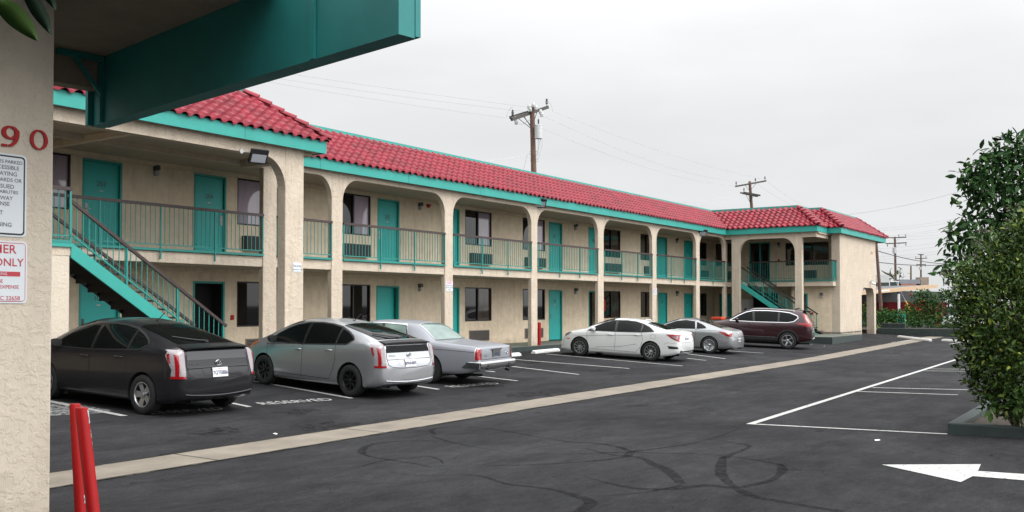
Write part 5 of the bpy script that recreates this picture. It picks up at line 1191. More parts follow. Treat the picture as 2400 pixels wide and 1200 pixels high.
def suvx(car, sh, B):
    for sy in (1, -1):
        m = MB(); pts = []
        for x in np.linspace(.75, 2.55, 12):
            h = sh.hit('T', x, sy*.57); pts.append(h[0]+Vector((0, 0, .035 if .8 < x < 2.5 else .0)))
        m.tube(pts, .014, 8); B(m, 'roof_rail', CHR, smooth=50)
    m = MB(); sh.patch(m, 'B', [(-.72, .42), (.72, .42), (.74, .60), (-.74, .60)], .006, .05); B(m, 'bumper_cladding', BLACK, smooth=60)
    m = MB(); sh.line(m, 'B', [(-.35, 1.0), (.35, 1.0)], .035, .010); B(m, 'tailgate_garnish', CHR)
    m = MB(); sh.line(m, 'B', [(-.6, .46), (.6, .46)], .05, .012); B(m, 'skid_plate', GREYM)
    m = MB(); m.tube([(.78, 0, 1.65), (.62, 0, 1.70), (.55, 0, 1.66)], [.04, .025, .02], 8); B(m, 'antenna_fin', P_MAR, smooth=50)
    m = MB(); m.add([(.10, -.60, 1.60), (.42, -.60, 1.625), (.42, .60, 1.625), (.10, .60, 1.60), (.12, -.6, 1.565), (.36, -.6, 1.58), (.36, .6, 1.58), (.12, .6, 1.565)], [(0, 1, 2, 3), (4, 7, 6, 5), (0, 3, 7, 4), (1, 5, 6, 2), (0, 4, 5, 1), (3, 2, 6, 7)]); B(m, 'spoiler', P_MAR)
    for sd2 in 'LR':
        for xc in (.97, 3.63):
            m = MB(); pts = [(xc+.42*math.cos(t), .35+.42*math.sin(t)) for t in np.linspace(-.1, math.pi+.1, 20)]; sh.line(m, sd2, pts, .07, .007); B(m, 'arch_cladding', BLACK, smooth=50)
        m = MB(); sh.line(m, sd2, [(3.2, .47), (1.45, .47)], .02, .012); B(m, 'sill_chrome', CHR)
spec = dict(shell=sh, paint=P_MAR, wheel_r=.35, xr=.97, xf=3.63, track=.92, tyre_w=.22, windows=[[(3.30, 1.10), (3.02, 1.28), (2.72, 1.43), (2.46, 1.50), (2.40, 1.09)], [(2.32, 1.09), (2.36, 1.515), (1.85, 1.53), (1.40, 1.52), (1.40, 1.10)], [(1.33, 1.10), (1.33, 1.515), (.95, 1.47), (.66, 1.37), (.62, 1.30), (.78, 1.16), (1.0, 1.11)]],
    dlo=[(3.36, 1.085), (3.02, 1.305), (2.72, 1.458), (2.42, 1.532), (1.85, 1.553), (1.35, 1.54), (.93, 1.495), (.62, 1.385), (.58, 1.29), (.75, 1.14), (1.0, 1.09), (2.3, 1.07), (3.36, 1.085)], dlo_mat=CHR,
    seams=[[(3.36, 1.08), (3.34, .7), (3.28, .45)], [(2.36, 1.5), (2.35, .8), (2.36, .42)], [(1.37, 1.5), (1.36, 1.05), (1.38, .8), (1.46, .6)], [(3.28, .44), (1.5, .42)]], handles=[(2.52, .98), (1.5, 1.0)], mirror=(3.05, 1.08),
    sill=[(3.22, .26), (1.38, .26), (1.38, .45), (3.22, .45)], sill_mat=BLACK, patches=[('B', 'rear_window', [(-.58, 1.12), (.58, 1.12), (.52, 1.52), (-.52, 1.52)], GLS), ('T', 'windscreen', [(2.5, -.58), (2.46, 0), (2.5, .58), (3.35, .74), (3.4, 0), (3.35, -.74)], GLS)],
    tail=[(RLIT, .009, [(.50, 1.10), (.05, 1.11), (.03, .93), (.22, .96), (.66, 1.055)], [(.52, 1.09), (.90, 1.10), (.90, .94), (.55, .93)]), (RLIT, .010, [(.46, 1.47), (.32, 1.46), (.07, 1.10), (.24, 1.10)], [(.66, 1.08), (.84, 1.08), (.74, 1.46), (.62, 1.46)])],
    plate=('8LKP452', .80), rim_r=.235, rim='vee', rim_mats=[BLACK, RIMS], extra=[suvx], gap=.06)
c = make_car('parked_car', spec, 'maroon crossover with chrome roof rails, at the far end of the parked row', 'car'); spec['heading'] = R(103); place_car(c, spec, (1845, 819), (0, 0), scale=1.0)

# ================================================================== SURROUNDINGS
def leafmb(mb, c, d, nrm, ln, wd, mi):
    d = d.normalized(); s_ = d.cross(nrm)
    if s_.length < 1e-3: s_ = d.orthogonal()
    s_.normalize(); n2 = s_.cross(d)
    o = len(mb.v); P = [c]
    for f_, w_, dr in ((.22, .36, .0), (.5, .5, .05), (.80, .26, .12)):
        m_ = c+d*(ln*f_)-n2*(ln*dr); P += [m_+s_*(wd*w_)+n2*(wd*.12), m_-n2*(ln*.015), m_-s_*(wd*w_)+n2*(wd*.12)]
    P.append(c+d*ln-n2*(ln*.2)); mb.v += [tuple(p) for p in P]
    F_ = [(0, 1, 2), (0, 2, 3), (1, 4, 5, 2), (2, 5, 6, 3), (4, 7, 8, 5), (5, 8, 9, 6), (7, 10, 8), (8, 10, 9)]
    mb.f += [tuple(o+i for i in f) for f in F_]; mb.mi += [mi]*8
def foliage(mb, lobes, dens, ln, wd, droop=0.0, nm=3, seed=1, squash=1.0, up=.3, wts=None):
    rs = np.random.RandomState(seed)
    for c, r in lobes:
        n = int(dens*r*r); c = Vector(c)
        for _ in range(n):
            v = rs.normal(size=3); v /= np.linalg.norm(v); rad = r*(rs.uniform(.12, 1)**.45)*(1+.22*math.sin(5*v[0]+3*v[2]+c.x*3)); p = c+Vector((v[0]*rad, v[1]*rad, v[2]*rad*squash))
            out_ = Vector(v); d = out_*.7+Vector(rs.normal(size=3))*.55+ZA*(up-droop); nrm = ZA*.8+Vector(rs.normal(size=3))*.5+out_*.4; k = rs.uniform(.6, 1.25)
            leafmb(mb, p, d, nrm, ln*k, wd*k, int(rs.choice(nm, p=wts)))
def greens(*cols):
    L_ = []
    for i, c in enumerate(cols):
        m = mat('leaf_%d_%d_%d' % tuple(int(v*1000) for v in c), c, .6, spec=.16, noise=(1.3, .3)); b = m.node_tree.nodes['Principled BSDF']; b.inputs['Subsurface Weight'].default_value = .0; L_.append(m)
    return L_
G_DARK = greens((.022, .062, .018), (.036, .092, .022), (.055, .125, .028)); G_BUSH = greens((.024, .050, .010), (.042, .080, .012), (.080, .125, .016), (.16, .19, .022)); G_PALE = greens((.09, .16, .06), (.13, .20, .08), (.17, .20, .12))
BARK = mat('bark', (.06, .045, .032), .9, noise=(6, .3), bump=('n', 30, .5, .01))
def plant(name, label, cat, base, lobes, mats, dens, ln, wd, droop=0, seed=1, tr=.05, group=None, squash=1, wts=None, flowers=None, up=.3):
    base = Vector(base); t = empty(name, base, label, cat, group); mb = MB(); foliage(mb, lobes, dens, ln, wd, droop, len(mats), seed, squash, up, wts)
    mb.build('crown' if 'tree' in name else 'foliage', mats, t, recalc=False)
    m = MB()
    for i, (c, r) in enumerate(lobes):
        c = Vector(c); mid_ = base.lerp(c, .5)+Vector((random.uniform(-.1, .1), random.uniform(-.1, .1), .05))*r; rr_ = tr*min(1, max(.25, r/1.0)); tr_ = rr_; m.tube([base+Vector((random.uniform(-.3, .3)*tr*4, random.uniform(-.3, .3)*tr*4, -.05)), mid_, c, c+(c-base).normalized()*r*.25], [tr_, tr_*.6, tr_*.35, tr_*.1], 6)
    m.build('trunk', BARK, t, smooth=60)
    if flowers:
        mt, n, sz, sd = flowers; rs = np.random.RandomState(sd); fm = MB()
        for _ in range(n):
            c, r = lobes[rs.randint(len(lobes))]; v = rs.normal(size=3); v[0] = -abs(v[0]); v /= np.linalg.norm(v); p = Vector(c)+Vector(v)*r*1.02
            for k in range(6):
                leafmb(fm, p, Vector(rs.normal(size=3)), Vector(rs.normal(size=3)), sz, sz*.9, 0)
        fm.build('flowers', mt, t, recalc=False)
    return t
def lob(L_, k): return [(at(u, v, kk if kk else k), r*(kk if kk else k)/F) for u, v, r, kk in [(q+(0,))[:4] for q in L_]]
# near planter on the right
pk = gr(2224, 1018); X0, Y0 = pk.x, pk.y
zpl = g(X0, Y0); kerb = empty('planter_kerb', (X0, Y0, zpl), 'dark green painted kerb around the planter of the big bush', 'kerb')
m = MB(); m.box((X0, -9, zpl-.2), (X0+.16, Y0+.02, zpl+.165)); o = m.build('front_kerb', DARKG, kerb); bev(o, .02)
m = MB(); m.box((X0+.161, Y0-.16, zpl-.2), (X0+22, Y0+.02, zpl+.163)); o = m.build('side_kerb', DARKG, kerb); bev(o, .02)
m = MB(); m.box((X0+.15, -9, zpl-.3), (X0+22, Y0-.14, zpl+.09)); tag(m.build('planter_soil', SOIL), kind='structure')
BL = [(2268, 770, 26, 14.1), (2282, 850, 34, 13.8), (2300, 905, 34, 13.7), (2278, 720, 34, 14.1), (2392, 600, 85), (2335, 640, 70), (2300, 690, 60), (2370, 715, 110, 13.4), (2290, 750, 52), (2345, 800, 85, 13.3), (2420, 850, 120, 13.2), (2300, 820, 55), (2325, 870, 62, 13.5), (2395, 905, 85, 13.3), (2350, 925, 50, 13.4), (2460, 700, 130, 13.8), (2440, 560, 80), (2262, 655, 26, 14.2), (2268, 690, 24, 14), (2275, 800, 30, 13.8), (2262, 725, 20, 14)]
bx_ = at(2385, 985, 13.6)
plant('bush', 'big leafy green bush overhanging the dark planter kerb at the right', 'bush', (bx_.x, bx_.y, zpl+.05), lob(BL, 13.9), G_BUSH, 3600, .085, .038, seed=4, tr=.02, wts=[.46, .34, .15, .05])
sc_ = [(at(2395, 955, 13.1), .19), (at(2316, 948, 13.3), .14), (at(2380, 925, 13.1), .16)]
plant('shrub', 'low succulent shrub with broad pale leaves at the foot of the big bush', 'shrub', sc_[0][0]-ZA*.25, sc_, greens((.06, .13, .03), (.10, .19, .05)), 1500, .14, .065, seed=9, tr=.02)
TL = [(2302, 398, 40), (2348, 352, 36), (2288, 446, 36), (2262, 512, 20), (2330, 372, 38), (2385, 350, 42), (2300, 425, 42), (2370, 430, 70), (2420, 400, 80), (2262, 405, 24), (2285, 385, 22), (2330, 480, 52), (2400, 510, 90), (2300, 545, 48), (2260, 550, 36), (2235, 565, 26), (2275, 600, 48), (2225, 622, 20), (2340, 600, 70), (2245, 640, 30), (2372, 335, 16), (2250, 480, 16), (2225, 545, 16), (2420, 600, 100), (2460, 450, 100), (2390, 330, 14), (2200, 640, 14)]
tb = at(2440, 900, 18.5)
plant('broadleaf_tree', 'dark leaved tree rising behind the big bush, its crown against the sky', 'tree', (tb.x, tb.y, .2), lob(TL, 18.5), G_DARK, 800, .18, .078, droop=.6, seed=2, tr=.045, up=.25, wts=[.45, .35, .2])
SL = [(2385, 500, 26), (2398, 530, 36), (2310, 562, 26), (2385, 585, 44), (2330, 575, 20), (2290, 590, 22), (2232, 645, 20), (2260, 640, 18), (2370, 540, 18)]
sb = at(2440, 950, 15.8)
plant('flowering_shrub', 'pale grey green flowering shrub between the dark tree and the big bush', 'shrub', (sb.x, sb.y, .2), lob(SL, 15.6), G_PALE, 1700, .12, .055, seed=6, tr=.015, flowers=(mat('mauve_flower', (.16, .12, .12), .8), 26, .035, 3))

# far planter wall, soil and plants
XF = 57.5
m = MB(); m.box((XF, -12, 0), (XF+.25, 13.38, .62)); o = m.build('planter_wall', DARKG); bev(o, .02); tag(o, 'long low dark green planter wall closing the far end of the car park', 'planter wall')
m = MB(); m.box((XF+.25, -12, 0), (XF+6, 22, .52)); tag(m.build('far_planter_soil', SOIL), kind='structure')
m = MB(); a = at(2109, 775, 60.5); b = at(2168, 775, 60.5); m.box((XF+1.6, b.y, .5), (XF+1.9, a.y, .88)); o = m.build('planter_wall', DARKG); bev(o, .02); tag(o, 'short raised dark green wall among the far plants', 'planter wall')
def far_plant(name, label, cat, L_, k, mats, seed, ln=.15, wd=.08, dens=1500, **kw):
    lb = lob(L_, k); c = lb[0][0]; return plant(name, label, cat, (c.x, c.y, .5), lb, mats, dens, ln, wd, seed=seed, tr=.03, **kw)
G_MID = greens((.028, .078, .020), (.044, .115, .026), (.070, .155, .034)); G_YEL = greens((.05, .085, .02), (.09, .12, .03), (.13, .15, .04))
far_plant('hedge', 'dense vine covered hedge right beside the end wall of the motel', 'hedge', [(2065, 745, 15), (2075, 735, 14), (2062, 760, 14), (2078, 755, 14)], 60, G_MID, 21)
far_plant('shrub', 'low bright green ground shrub at the foot of the vine hedge', 'shrub', [(2062, 770, 10), (2078, 767, 10), (2092, 766, 10), (2104, 768, 8)], 59, G_YEL, 22, ln=.12)
far_plant('shrub', 'loose shrub with small yellow flowers in front of the teal fence', 'shrub', [(2098, 745, 14), (2112, 750, 13), (2118, 760, 10), (2105, 735, 10)], 60, G_MID, 23, flowers=(mat('yellow_flower', (.6, .4, .02), .6), 8, .10, 5))
far_plant('shrub', 'dark round shrub behind the short raised wall', 'shrub', [(2135, 752, 14), (2148, 745, 14), (2128, 740, 12)], 62, G_MID, 24)
far_plant('rose_bush', 'tall bush dotted with red flowers under the tan carport roof', 'bush', [(2150, 700, 16), (2165, 690, 14), (2180, 700, 16), (2160, 720, 18), (2178, 722, 18), (2195, 705, 14), (2198, 725, 14), (2150, 732, 12), (2185, 735, 12)], 61, G_DARK, 25, dens=1100, flowers=(mat('red_flower', (.62, .02, .02), .6), 11, .10, 8))
far_plant('shrub', 'dark spiky shrub low in the planter near the wheel stop', 'shrub', [(2183, 765, 9), (2197, 772, 10), (2210, 772, 9), (2176, 758, 8)], 59, G_MID, 26, ln=.24, wd=.05)
far_plant('shrub', 'green shrub standing in the arched passage of the end wall', 'shrub', [(2028, 735, 11), (2026, 755, 10), (2034, 745, 9), (2030, 718, 7), (2036, 728, 6)], 59.5, G_MID, 27)
far_plant('shrub', 'mass of dark foliage filling the gap left of the big bush, below the tree', 'shrub', [(2222, 700, 16), (2240, 690, 18), (2245, 720, 20), (2225, 735, 14), (2255, 750, 20), (2212, 690, 12), (2236, 765, 12)], 57.9, G_DARK, 28)
far_plant('shrub', 'leafy shrub between the yellow flowers and the rose bush', 'shrub', [(2122, 735, 11), (2130, 722, 9), (2138, 730, 10)], 61, G_MID, 29)
far_plant('shrub', 'long bank of dark green shrubs in front of the maroon wall', 'shrub', [(2090, 742, 13), (2104, 748, 12), (2118, 742, 13), (2132, 750, 12), (2146, 762, 9), (2160, 755, 12), (2172, 748, 12), (2186, 752, 12), (2200, 745, 14), (2212, 752, 12), (2096, 760, 9), (2120, 762, 8), (2068, 742, 12), (2080, 748, 12), (2092, 738, 10)], 60.6, G_MID, 33, dens=1300)
# teal fence in the far planter
t = empty('garden_fence', (XF+5.7, 10, .5), 'low teal rail fence running behind the far plants', 'fence'); m = MB()
ya, yb = at(2060, 735, 65).y, at(2170, 735, 65).y; m.bar((XF+5.7, ya, 1.35), (XF+5.7, yb, 1.35), .05); m.bar((XF+5.7, ya, .75), (XF+5.7, yb, .75), .04); m.build('rail', TEAL, t)
n = 6
for k in range(n+1): m = MB(); y = ya+(yb-ya)*k/n; m.bar((XF+5.7, y, .5), (XF+5.7, y, 1.38), .05); m.build('fence_post', TEAL, t)
m = MB(); n = int(abs(ya-yb)/.14)
for k in range(n): y = ya+(yb-ya)*k/n; m.bar((XF+5.7, y, .75), (XF+5.7, y, 1.35), .016)
m.build('bars', TEAL, t)
# neighbouring building with tan roof edge
TAN = mat('tan_fascia', (.50, .35, .22), .7, noise=(3, .08)); MARW = mat('maroon_siding', (.075, .004, .006), .9, spec=.08, noise=(3, .1)); GWALL = mat('grey_wall', (.035, .033, .036), .8, noise=(2, .1))
P0, P1 = at(1990, 694, 80), at(2197, 675, 92); nb_ = empty('neighbour_building', (P0.x, P0.y, 0), 'low neighbouring building with tan sloping carport roof and rooftop units', 'building')
dv = (P1-P0); dn = Vector((dv.y, -dv.x, 0)).normalized(); dn = -dn if dn.dot(Vector((1, 0, 0))) < 0 else dn
def slab(P, Q, h, dp, name, mt, par=nb_):
    m = MB(); o_ = [P, Q, Q+dn*dp, P+dn*dp]; m.add(o_+[p+ZA*h for p in o_], [(0, 3, 2, 1), (4, 5, 6, 7), (0, 1, 5, 4), (1, 2, 6, 5), (2, 3, 7, 6), (3, 0, 4, 7)]); return m.build(name, mt, par)
slab(P0, P1, .36, .15, 'roof_edge', TAN); slab(P0+dn*.15+ZA*.2, P1+dn*.15+ZA*.1, .2, 8, 'carport_roof', DGREY)
q0, q1 = at(1990, 760, 84), at(2300, 760, 100); q0.z = q1.z = 0
slab(q0+dn*4, q1+dn*4, 3.4, .3, 'grey_back_wall', GWALL); slab(q0+dn*3.6, q1+dn*3.6, 2.25, .3, 'maroon_wall', MARW)
m = MB(); p = at(2107, 735, 84); m.bar((p.x, p.y, 0), (p.x, p.y, at(2107, 689, 84).z), .16); m.build('post', WHITE, nb_)
for u0, u1, v0, v1, k, mt, nm in ((2050, 2084, 661, 680, 95, mat('unit_dark', (.03, .035, .035), .6), 'rooftop_unit'), (2088, 2105, 661, 677, 95, mat('unit_green', (.02, .035, .035), .6), 'rooftop_unit'), (2054, 2084, 645, 661, 95, GREYM, 'duct_box'),
        (2110, 2157, 655, 664, 95, mat('parapet_grey', (.22, .23, .25), .8, noise=(2, .1)), 'parapet'), (2112, 2148, 663.5, 673, 95, mat('rust_duct', (.38, .14, .09), .8, noise=(2, .2)), 'duct'), (2158, 2177, 649.5, 670, 95, mat('block_chimney', (.27, .22, .17), .9, noise=(2, .25)), 'chimney')):
    a, b, c = at(u0, v1, k), at(u1, v1, k), at(u0, v0, k); w_ = (b-a); w_.z = 0; dp = Vector((-w_.y, w_.x, 0)).normalized()*-1.2; dp = dp if dp.dot(fw) > 0 else -dp; m = MB(); obox(m, (a.x, a.y, a.z-.05), w_, dp, ZA*(c.z-a.z+.05)); m.build(nm, mt, nb_)
m = MB()
for u0, u1 in ((2085, 2088), (2105, 2108)):
    a, b = at(u0, 678, 94.5), at(u1, 678, 94.5); m.bar((a.x, a.y, a.z), (a.x, a.y, at(u0, 659, 94.5).z), .06)
m.bar(at(2085, 659.5, 94.5), at(2108, 659.5, 94.5), .06); m.build('unit_frame', WHITE, nb_)
m = MB(); a, b = at(2054, 682, 79.7), at(2084, 680.5, 79.9); m.bar(a, b, .12); m.build('white_gutter', WHITE, nb_)
# red and white kiosk / gas cylinder store seen through the bushes
p = at(2206, 748, 75); t = empty('red_cabinet', (p.x, p.y, 0), 'small red and black cabinet glimpsed between the far bushes', 'cabinet'); m = MB(); m.box((p.x-.4, p.y-.5, 0), (p.x+.4, p.y+.4, 1.1)); o = m.build('cabinet_body', REDP, t); bev(o, .03); m = MB(); m.box((p.x-.42, p.y-.15, .3), (p.x-.401, p.y+.1, 1.1)); m.build('cabinet_door', BLACK, t)
# bare branches and tree on the skyline
def far_tree(label, L_, k, base_uv, mats, seed, dens=120, ln=.35, wd=.16, tr=.12):
    lb = lob(L_, k); b = at(*base_uv, k); t = plant('small_tree', label, 'tree', (b.x, b.y, .3), lb, mats, dens, ln, wd, seed=seed, tr=tr); return t
far_tree('ragged tree with a bare branch above the roof of the neighbouring building', [(2095, 652, 9), (2108, 648, 10), (2118, 640, 6), (2084, 640, 3), (2100, 662, 8)], 97, (2102, 740), G_MID, 31, dens=40, ln=.5, wd=.22)
for ob in list(bpy.data.objects):
    if ob.name.startswith('small_tree') and ob.type == 'EMPTY':
        m = MB(); m.tube([at(2100, 655, 96), at(2088, 645, 96), at(2075, 640, 96), at(2066, 634, 96)], [.14, .12, .08, .03], 6); m.tube([at(2088, 645, 96), at(2086, 634, 96), at(2090, 628, 96)], [.06, .04, .02], 5); m.tube([at(2110, 650, 96), at(2109, 634, 96), at(2112, 628, 96)], [.06, .04, .02], 5); m.build('bare_branch', BARK, ob)

# ------------------------------------------------------------------ utility poles
INS = mat('insulator_dark', (.025, .03, .03), .35); ARM = mat('crossarm_wood', (.06, .055, .05), .85, noise=(4, .2))
def upole(u, vt, k, r, label, arms, trans=None, ub=None, vb=None, braces=True, group='timber utility poles'):
    top = at(u, vt, k); base = Vector((top.x, top.y, .2))
    if ub is not None: bb = at(ub, vb, k); dv_ = (bb-top); base = top+dv_*((top.z-.2)/(top.z-bb.z))
    t = empty('utility_pole', base, label, 'utility pole', group); m = MB(); m.tube([base, base.lerp(top, .5), top], [r*1.25, r*1.1, r*.85], 12); m.build('pole', WOOD, t, smooth=50)
    for (u0, v0, u1, v1, dk, insl) in arms:
        a, b = at(u0, v0, k-dk), at(u1, v1, k+dk); m = MB(); m.bar(a, b, .13, .16); o = m.build('crossarm', ARM, t)
        for f_, up_ in insl:
            p = a.lerp(b, f_); m = MB(); sg = 1 if up_ else -1; m.lathe([(.02, 0), (.02, .10*sg), (.075, .12*sg), (.05, .2*sg), (.08, .24*sg), (.05, .32*sg), (.06, .36*sg), (0, .42*sg)], p+ZA*(.08*sg), ZA, 8); m.build('insulator', INS, o)
        if braces:
            c = a.lerp(b, .5); m = MB()
            for f_ in (.3, .7): m.bar(a.lerp(b, f_), Vector((top.x, top.y, c.z-.75)), .03)
            m.build('brace', DGREY, o)
    if trans:
        uu, v0, v1, rr = trans; a, b = at(uu, v1, k-.35), at(uu, v0, k-.35); m = MB(); h = b.z-a.z; m.lathe([(0, 0), (rr, 0), (rr, h*.94), (rr*1.04, h*.95), (rr*1.02, h), (rr*.3, h+.05), (0, h+.06)], (a.x, a.y, a.z), ZA, 20); o = m.build('transformer', GREYM, t, smooth=40)
        m = MB(); m.tube([(a.x, a.y, b.z), (a.x, a.y, b.z+.3)], .04, 8); m.build('bushing', INS, o); m = MB(); m.bar(Vector((a.x, a.y, (a.z+b.z)/2)), Vector((top.x, top.y, (a.z+b.z)/2)), .08); m.build('transformer_bracket', DGREY, o)
    return t
k1 = 50
upole(1247, 250, k1, .15, 'tallest timber pole behind the middle of the roof with grey transformer', [(1199, 280, 1284, 251, 1.2, [(.03, 1), (.97, 1)]), (1195, 276, 1238, 263, .2, [])], (1262, 293, 325, .20), 1251, 400)
m = MB()
for u, v in ((1208, 278), (1210, 286), (1267, 262), (1270, 268), (1240, 250), (1250, 246), (1243, 256), (1256, 252)): p = at(u, v, k1-.2); m.lathe([(0, -.14), (.08, -.12), (.10, 0), (.06, .12), (0, .14)], p, ZA, 8)
for a in (((1262, 282), (1264, 272), (1272, 270)), ((1200, 277), (1204, 262), (1200, 250), (1190, 262), (1187, 275)), ((1277, 240), (1285, 238), (1292, 246), (1296, 260)), ((1270, 302), (1271, 340), (1262, 372)), ((1262, 325), (1261, 350), (1258, 365)), ((1267, 325), (1262, 350), (1259, 372)), ((1242, 358), (1236, 362), (1228, 396)), ((1243, 280), (1225, 291), (1210, 290))): m.tube([at(u, v, k1-.25) for u, v in a], .014, 5)
for v in (355, 362, 372, 377): m.bar(at(1242, v, k1), at(1262, v+1, k1), .03)
[m.build('pole_hardware', GREYM, o) for o in [x for x in bpy.data.objects if x.name == 'utility_pole']]
upole(1757, 425, 95, .16, 'timber pole with two crossed arms behind the roof of the inner corner', [(1724, 437, 1795, 424, .8, [(.02, 1), (.65, 1), (.97, 1)]), (1743, 451, 1781, 458, -2, [(.02, 1)]), (1736, 452, 1775, 460, -1.5, [])], None, 1762, 490)
upole(2097.5, 555, 150, .17, 'far timber pole with two long crossarms and small transformer, nearest the roof corner', [(2077, 557.5, 2124, 556, 0, [(.02, 1), (.63, 1), (.97, 1)]), (2076, 571, 2125, 569, 0, [(.08, 0), (.96, 0)])], (2096, 580, 594, .26), 2099, 650)
upole(2158.5, 596, 200, .17, 'farthest timber pole with three crossarms above the tan roof', [(2152, 596.5, 2165, 596.5, 0, []), (2145, 606, 2173, 605, 0, [(.05, 1), (.9, 1)]), (2148, 620, 2170, 620, 0, [(.05, 0), (.95, 0)])], (2156.5, 626, 632, .26), 2158.5, 660)
upole(2135, 623, 150, .13, 'short plain pole without arms between the two far poles', [], None, 2135, 655)
upole(2052, 548, 66, .10, 'leaning timber pole without arms just behind the end wall of the motel', [], None, 2067, 750)
# guy wire guard
t = empty('guy_wire', at(2134, 731, 64), 'thin guy wire with yellow plastic guard in the far planter', 'guy wire'); m = MB(); m.tube([at(2122, 705, 64), at(2134.5, 731, 64)], .05, 8); m.build('yellow_guard', mat('yellow_plastic', (.6, .42, .03), .5), t); m = MB(); m.tube([at(2058, 575, 66), at(2122, 705, 64)], .01, 5); m.build('wire', WIRE, t)
WIRED = mat('cable_black', (.04, .04, .045), .6)
def wire(a, b, sag, r, label, group='power lines'):
    a = at(*a); b = at(*b); n = 24; P = [a.lerp(b, i/n)-ZA*(sag*4*(i/n)*(1-i/n)) for i in range(n+1)]; m = MB(); m.tube(P, r, 5, cap=False); o = m.build('power_line', WIRED if 'thick' in label else WIRE); tag(o, label, 'power line', group)
LW = 'thin power line running left from the tallest pole towards the canopy'; RW = 'thin power line sloping right from the tallest pole down to the roof'
wire((1236, 251, k1), (540, 152, 46), .05, .006, LW); wire((1236, 262, k1), (540, 166, 47), .1, .006, LW); wire((1186, 276, k1), (540, 176, 45), .1, .006, LW)
wire((1296, 261, k1), (1795, 421, 95), .4, .009, RW); wire((1270, 270, k1), (1770, 427, 95), .9, .009, RW); wire((1272, 302, k1), (1726, 436, 95), .6, .009, RW)
wire((1242, 359, k1), (1120, 378, 44), .1, .012, 'single service line dropping left from low on the tallest pole')
wire((1795, 421, 95), (1930, 498, 100), .5, .010, 'thin line dropping right from the pole behind the inner corner', None); wire((1770, 427, 95), (1900, 495, 100), .4, .010, 'second thin line dropping right from the pole behind the inner corner', None)
wire((1740, 453, 95), (1560, 474, 70), .3, .012, 'short line from the lower arm of the corner pole to the roof, upper one', None); wire((1745, 460, 95), (1570, 482, 70), .3, .012, 'short line from the lower arm of the corner pole to the roof, lower one', None)
wire((1960, 505, 70), (2400, 396, 60), .5, .010, 'single line rising right from the far wing roof to the dark tree', None)
for a, b in (((2050, 537), (2262, 508)), ((2050, 542), (2262, 515)), ((2050, 556), (2262, 526)), ((2050, 560), (2262, 531)), ((2124, 555), (2262, 540)), ((2124, 561), (2262, 546)), ((2060, 583), (2262, 557)), ((2060, 592), (2262, 566)), ((2060, 602), (2262, 578)), ((2062, 608), (2262, 584))):
    wire((*a, 150), (*b, 140), .25, .012, 'one of the faint parallel power lines crossing the sky above the neighbouring roof', 'faint parallel power lines at the right')
wire((2057, 588, 66), (2262, 617, 90), .35, .03, 'thick dark cable sloping down from the leaning pole to the right', None); wire((2057, 614.5, 66), (2262, 615, 90), .25, .03, 'thick level cable from the leaning pole to the right', None)

# ------------------------------------------------------------------ objects near the inner corner
va = onx(1734, 700, 49.9); vb_ = onx(1753, 700, 49.9); t = empty('vending_machine', (49.9, (va.y+vb_.y)/2, FL), 'white and red vending machine in the shade under the far staircase', 'vending machine')
m = MB(); m.box((49.9, vb_.y, FL), (50.7, va.y+.05, FL+1.80)); o = m.build('cabinet', GREYM, t); bev(o, .02); m = MB(); m.box((49.885, va.y-.07, FL+.1), (49.899, va.y+.04, FL+1.75)); m.build('red_side_strip', REDP, t); m = MB(); m.box((49.885, vb_.y+.05, FL+.9), (49.899, vb_.y+.2, FL+1.3)); m.build('coin_panel', BLACK, t)
cp = at(1684, 760, 46.3); gz = g(cp.x, cp.y); t = empty('housekeeping_cart', (cp.x, cp.y, gz), 'cart with orange red lid and wire basket behind the grey coupe', 'cart')
m = MB(); m.box((cp.x-.28, cp.y-.25, gz+.25), (cp.x+.28, cp.y+.25, gz+.88)); o = m.build('wire_basket', mat('steel_mesh', (.35, .35, .36), .4, metal=.6, noise=(25, .5)), t); bev(o, .03)
m = MB(); m.box((cp.x-.30, cp.y-.27, gz+.885), (cp.x+.30, cp.y+.27, gz+1.02)); o = m.build('orange_lid', mat('orange_red', (.55, .06, .02), .5), t); bev(o, .03)
m = MB(); m.tube([(cp.x-.25, cp.y-.27, gz+.6), (cp.x-.2, cp.y-.5, gz+1.0), (cp.x+.2, cp.y-.5, gz+1.0), (cp.x+.25, cp.y-.27, gz+.6)], .018, 6); m.build('push_handle', BLACK, t)
for dx in (-.22, .22):
    for dy in (-.2, .2): m = MB(); m.lathe([(0, -.02), (.10, -.02), (.10, .02), (0, .02)], (cp.x+dx, cp.y+dy, gz+.10), XA, 14); m.bar((cp.x+dx, cp.y+dy, gz+.1), (cp.x+dx, cp.y+dy, gz+.27), .02); m.build('wheel', BLACK, t)
p = at(1699, 748, 46.8); gz = g(p.x, p.y); t = empty('waste_bin', (p.x, p.y, gz), 'round red bin next to the cart behind the grey coupe', 'bin'); m = MB(); m.lathe([(0, 0), (.20, 0), (.24, .72), (.25, .74), (.22, .80), (.12, .88), (0, .9)], (p.x, p.y, gz), ZA, 20); m.build('bin_body', REDP, t, smooth=40); m = MB(); m.lathe([(.255, .70), (.262, .72), (.255, .745)], (p.x, p.y, gz), ZA, 20); m.build('bin_rim', BLACK, t)
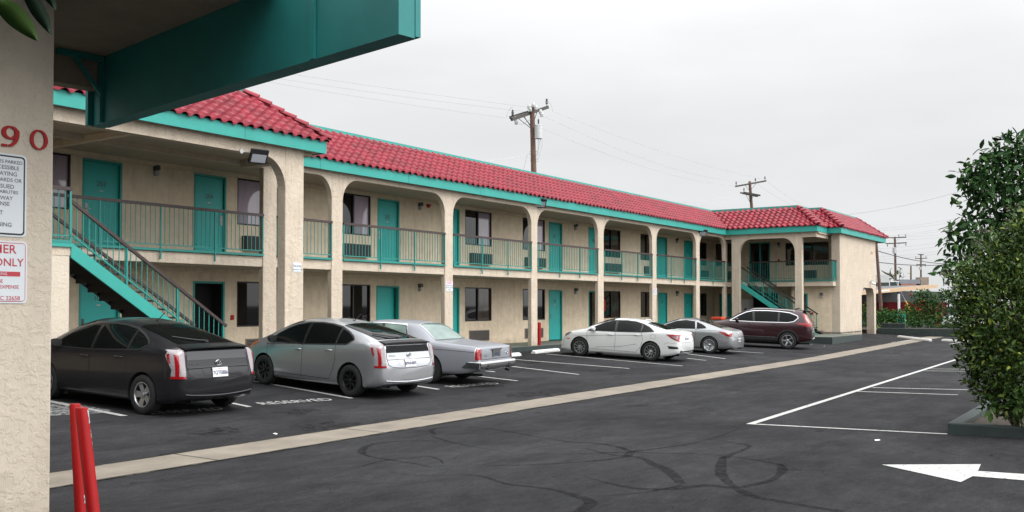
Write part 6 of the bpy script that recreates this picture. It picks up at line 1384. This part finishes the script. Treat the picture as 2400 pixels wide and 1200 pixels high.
# ------------------------------------------------------------------ leaves hanging in at the upper left, close to the lens
t = empty('leafy_twig', at(-30, -60, 1.3), 'two dark green leaves hanging in at the upper left corner', 'twig')
LFM = greens((.035, .075, .012))[0]; LFD = greens((.012, .028, .014))[0]
def bigleaf(p, q, wd, mt, k, bend):
    a, b = at(*p, k), at(*q, k+.02); m = MB(); d = b-a; s_ = d.cross(fw).normalized(); n = 12; o = 0
    for i in range(n+1):
        f_ = i/n; c = a+d*f_+upv*(bend*math.sin(math.pi*f_)); ww = wd*(math.sin(math.pi*min(f_*1.0, 1))**.7)*(1-.35*f_)+.0006; nn = fw*(.004)
        for j, sgn in enumerate((-1, -.5, 0, .5, 1)): m.v.append(tuple(c+s_*(ww*sgn/2)+nn*(abs(sgn)*1.2+.4*math.sin(f_*9+sgn))))
    for i in range(n):
        for j in range(4): m.f.append((5*i+j, 5*i+j+1, 5*i+j+6, 5*i+j+5)); m.mi.append(0)
    m.build('leaf', mt, t, smooth=80, recalc=False)
bigleaf((-18, -5), (86, 94), .035, LFM, 1.3, .004); bigleaf((48, -35), (117, 80), .024, LFD, 1.25, .003); bigleaf((88, -40), (128, 22), .014, LFD, 1.27, .002)
m = MB(); m.tube([at(-60, -90, 1.3), at(0, -60, 1.3), at(60, -52, 1.27), at(100, -55, 1.27)], .0018, 6); m.tube([at(-30, -70, 1.3), at(-18, -5, 1.3)], .001, 5); m.tube([at(40, -56, 1.27), at(48, -33, 1.25)], .001, 5); m.tube([at(80, -55, 1.27), at(88, -38, 1.27)], .001, 5); m.build('stem', BARK, t)
# ------------------------------------------------------------------ unseen office block, added left of the camera to shade the canopy
off_ = empty('office_shade_block', (-7, 1, .1), 'unseen dark office block added left of the camera to shade the canopy', 'building')
m = MB(); m.box((-16, -12, 0), (-1.6, 9.2, 7.4)); m.build('wall', mat('office_block_brown', (.06, .045, .035), .7), off_); m = MB(); m.box((-16.3, -12.3, 7.4), (-1.3, 9.5, 7.8)); m.build('roof', DGREY, off_); m = MB(); m.box((-1.6, 1.0, .1), (-1.55, 2.0, 2.3)); m.build('door', TDOOR, off_); m = MB(); m.box((-1.6, 3.2, 1.1), (-1.56, 5.4, 2.4)); m.build('window', GLASSD, off_)

# white car behind the far planter
src = bpy.data.objects.get('parked_car.003'); wc = copytree(src); p = at(2222, 762, 71); wc.location = (p.x, p.y, .1); wc.rotation_euler = (0, 0, R(-25)); wc['label'] = 'white car parked beyond the far planter, mostly hidden behind shrubs'
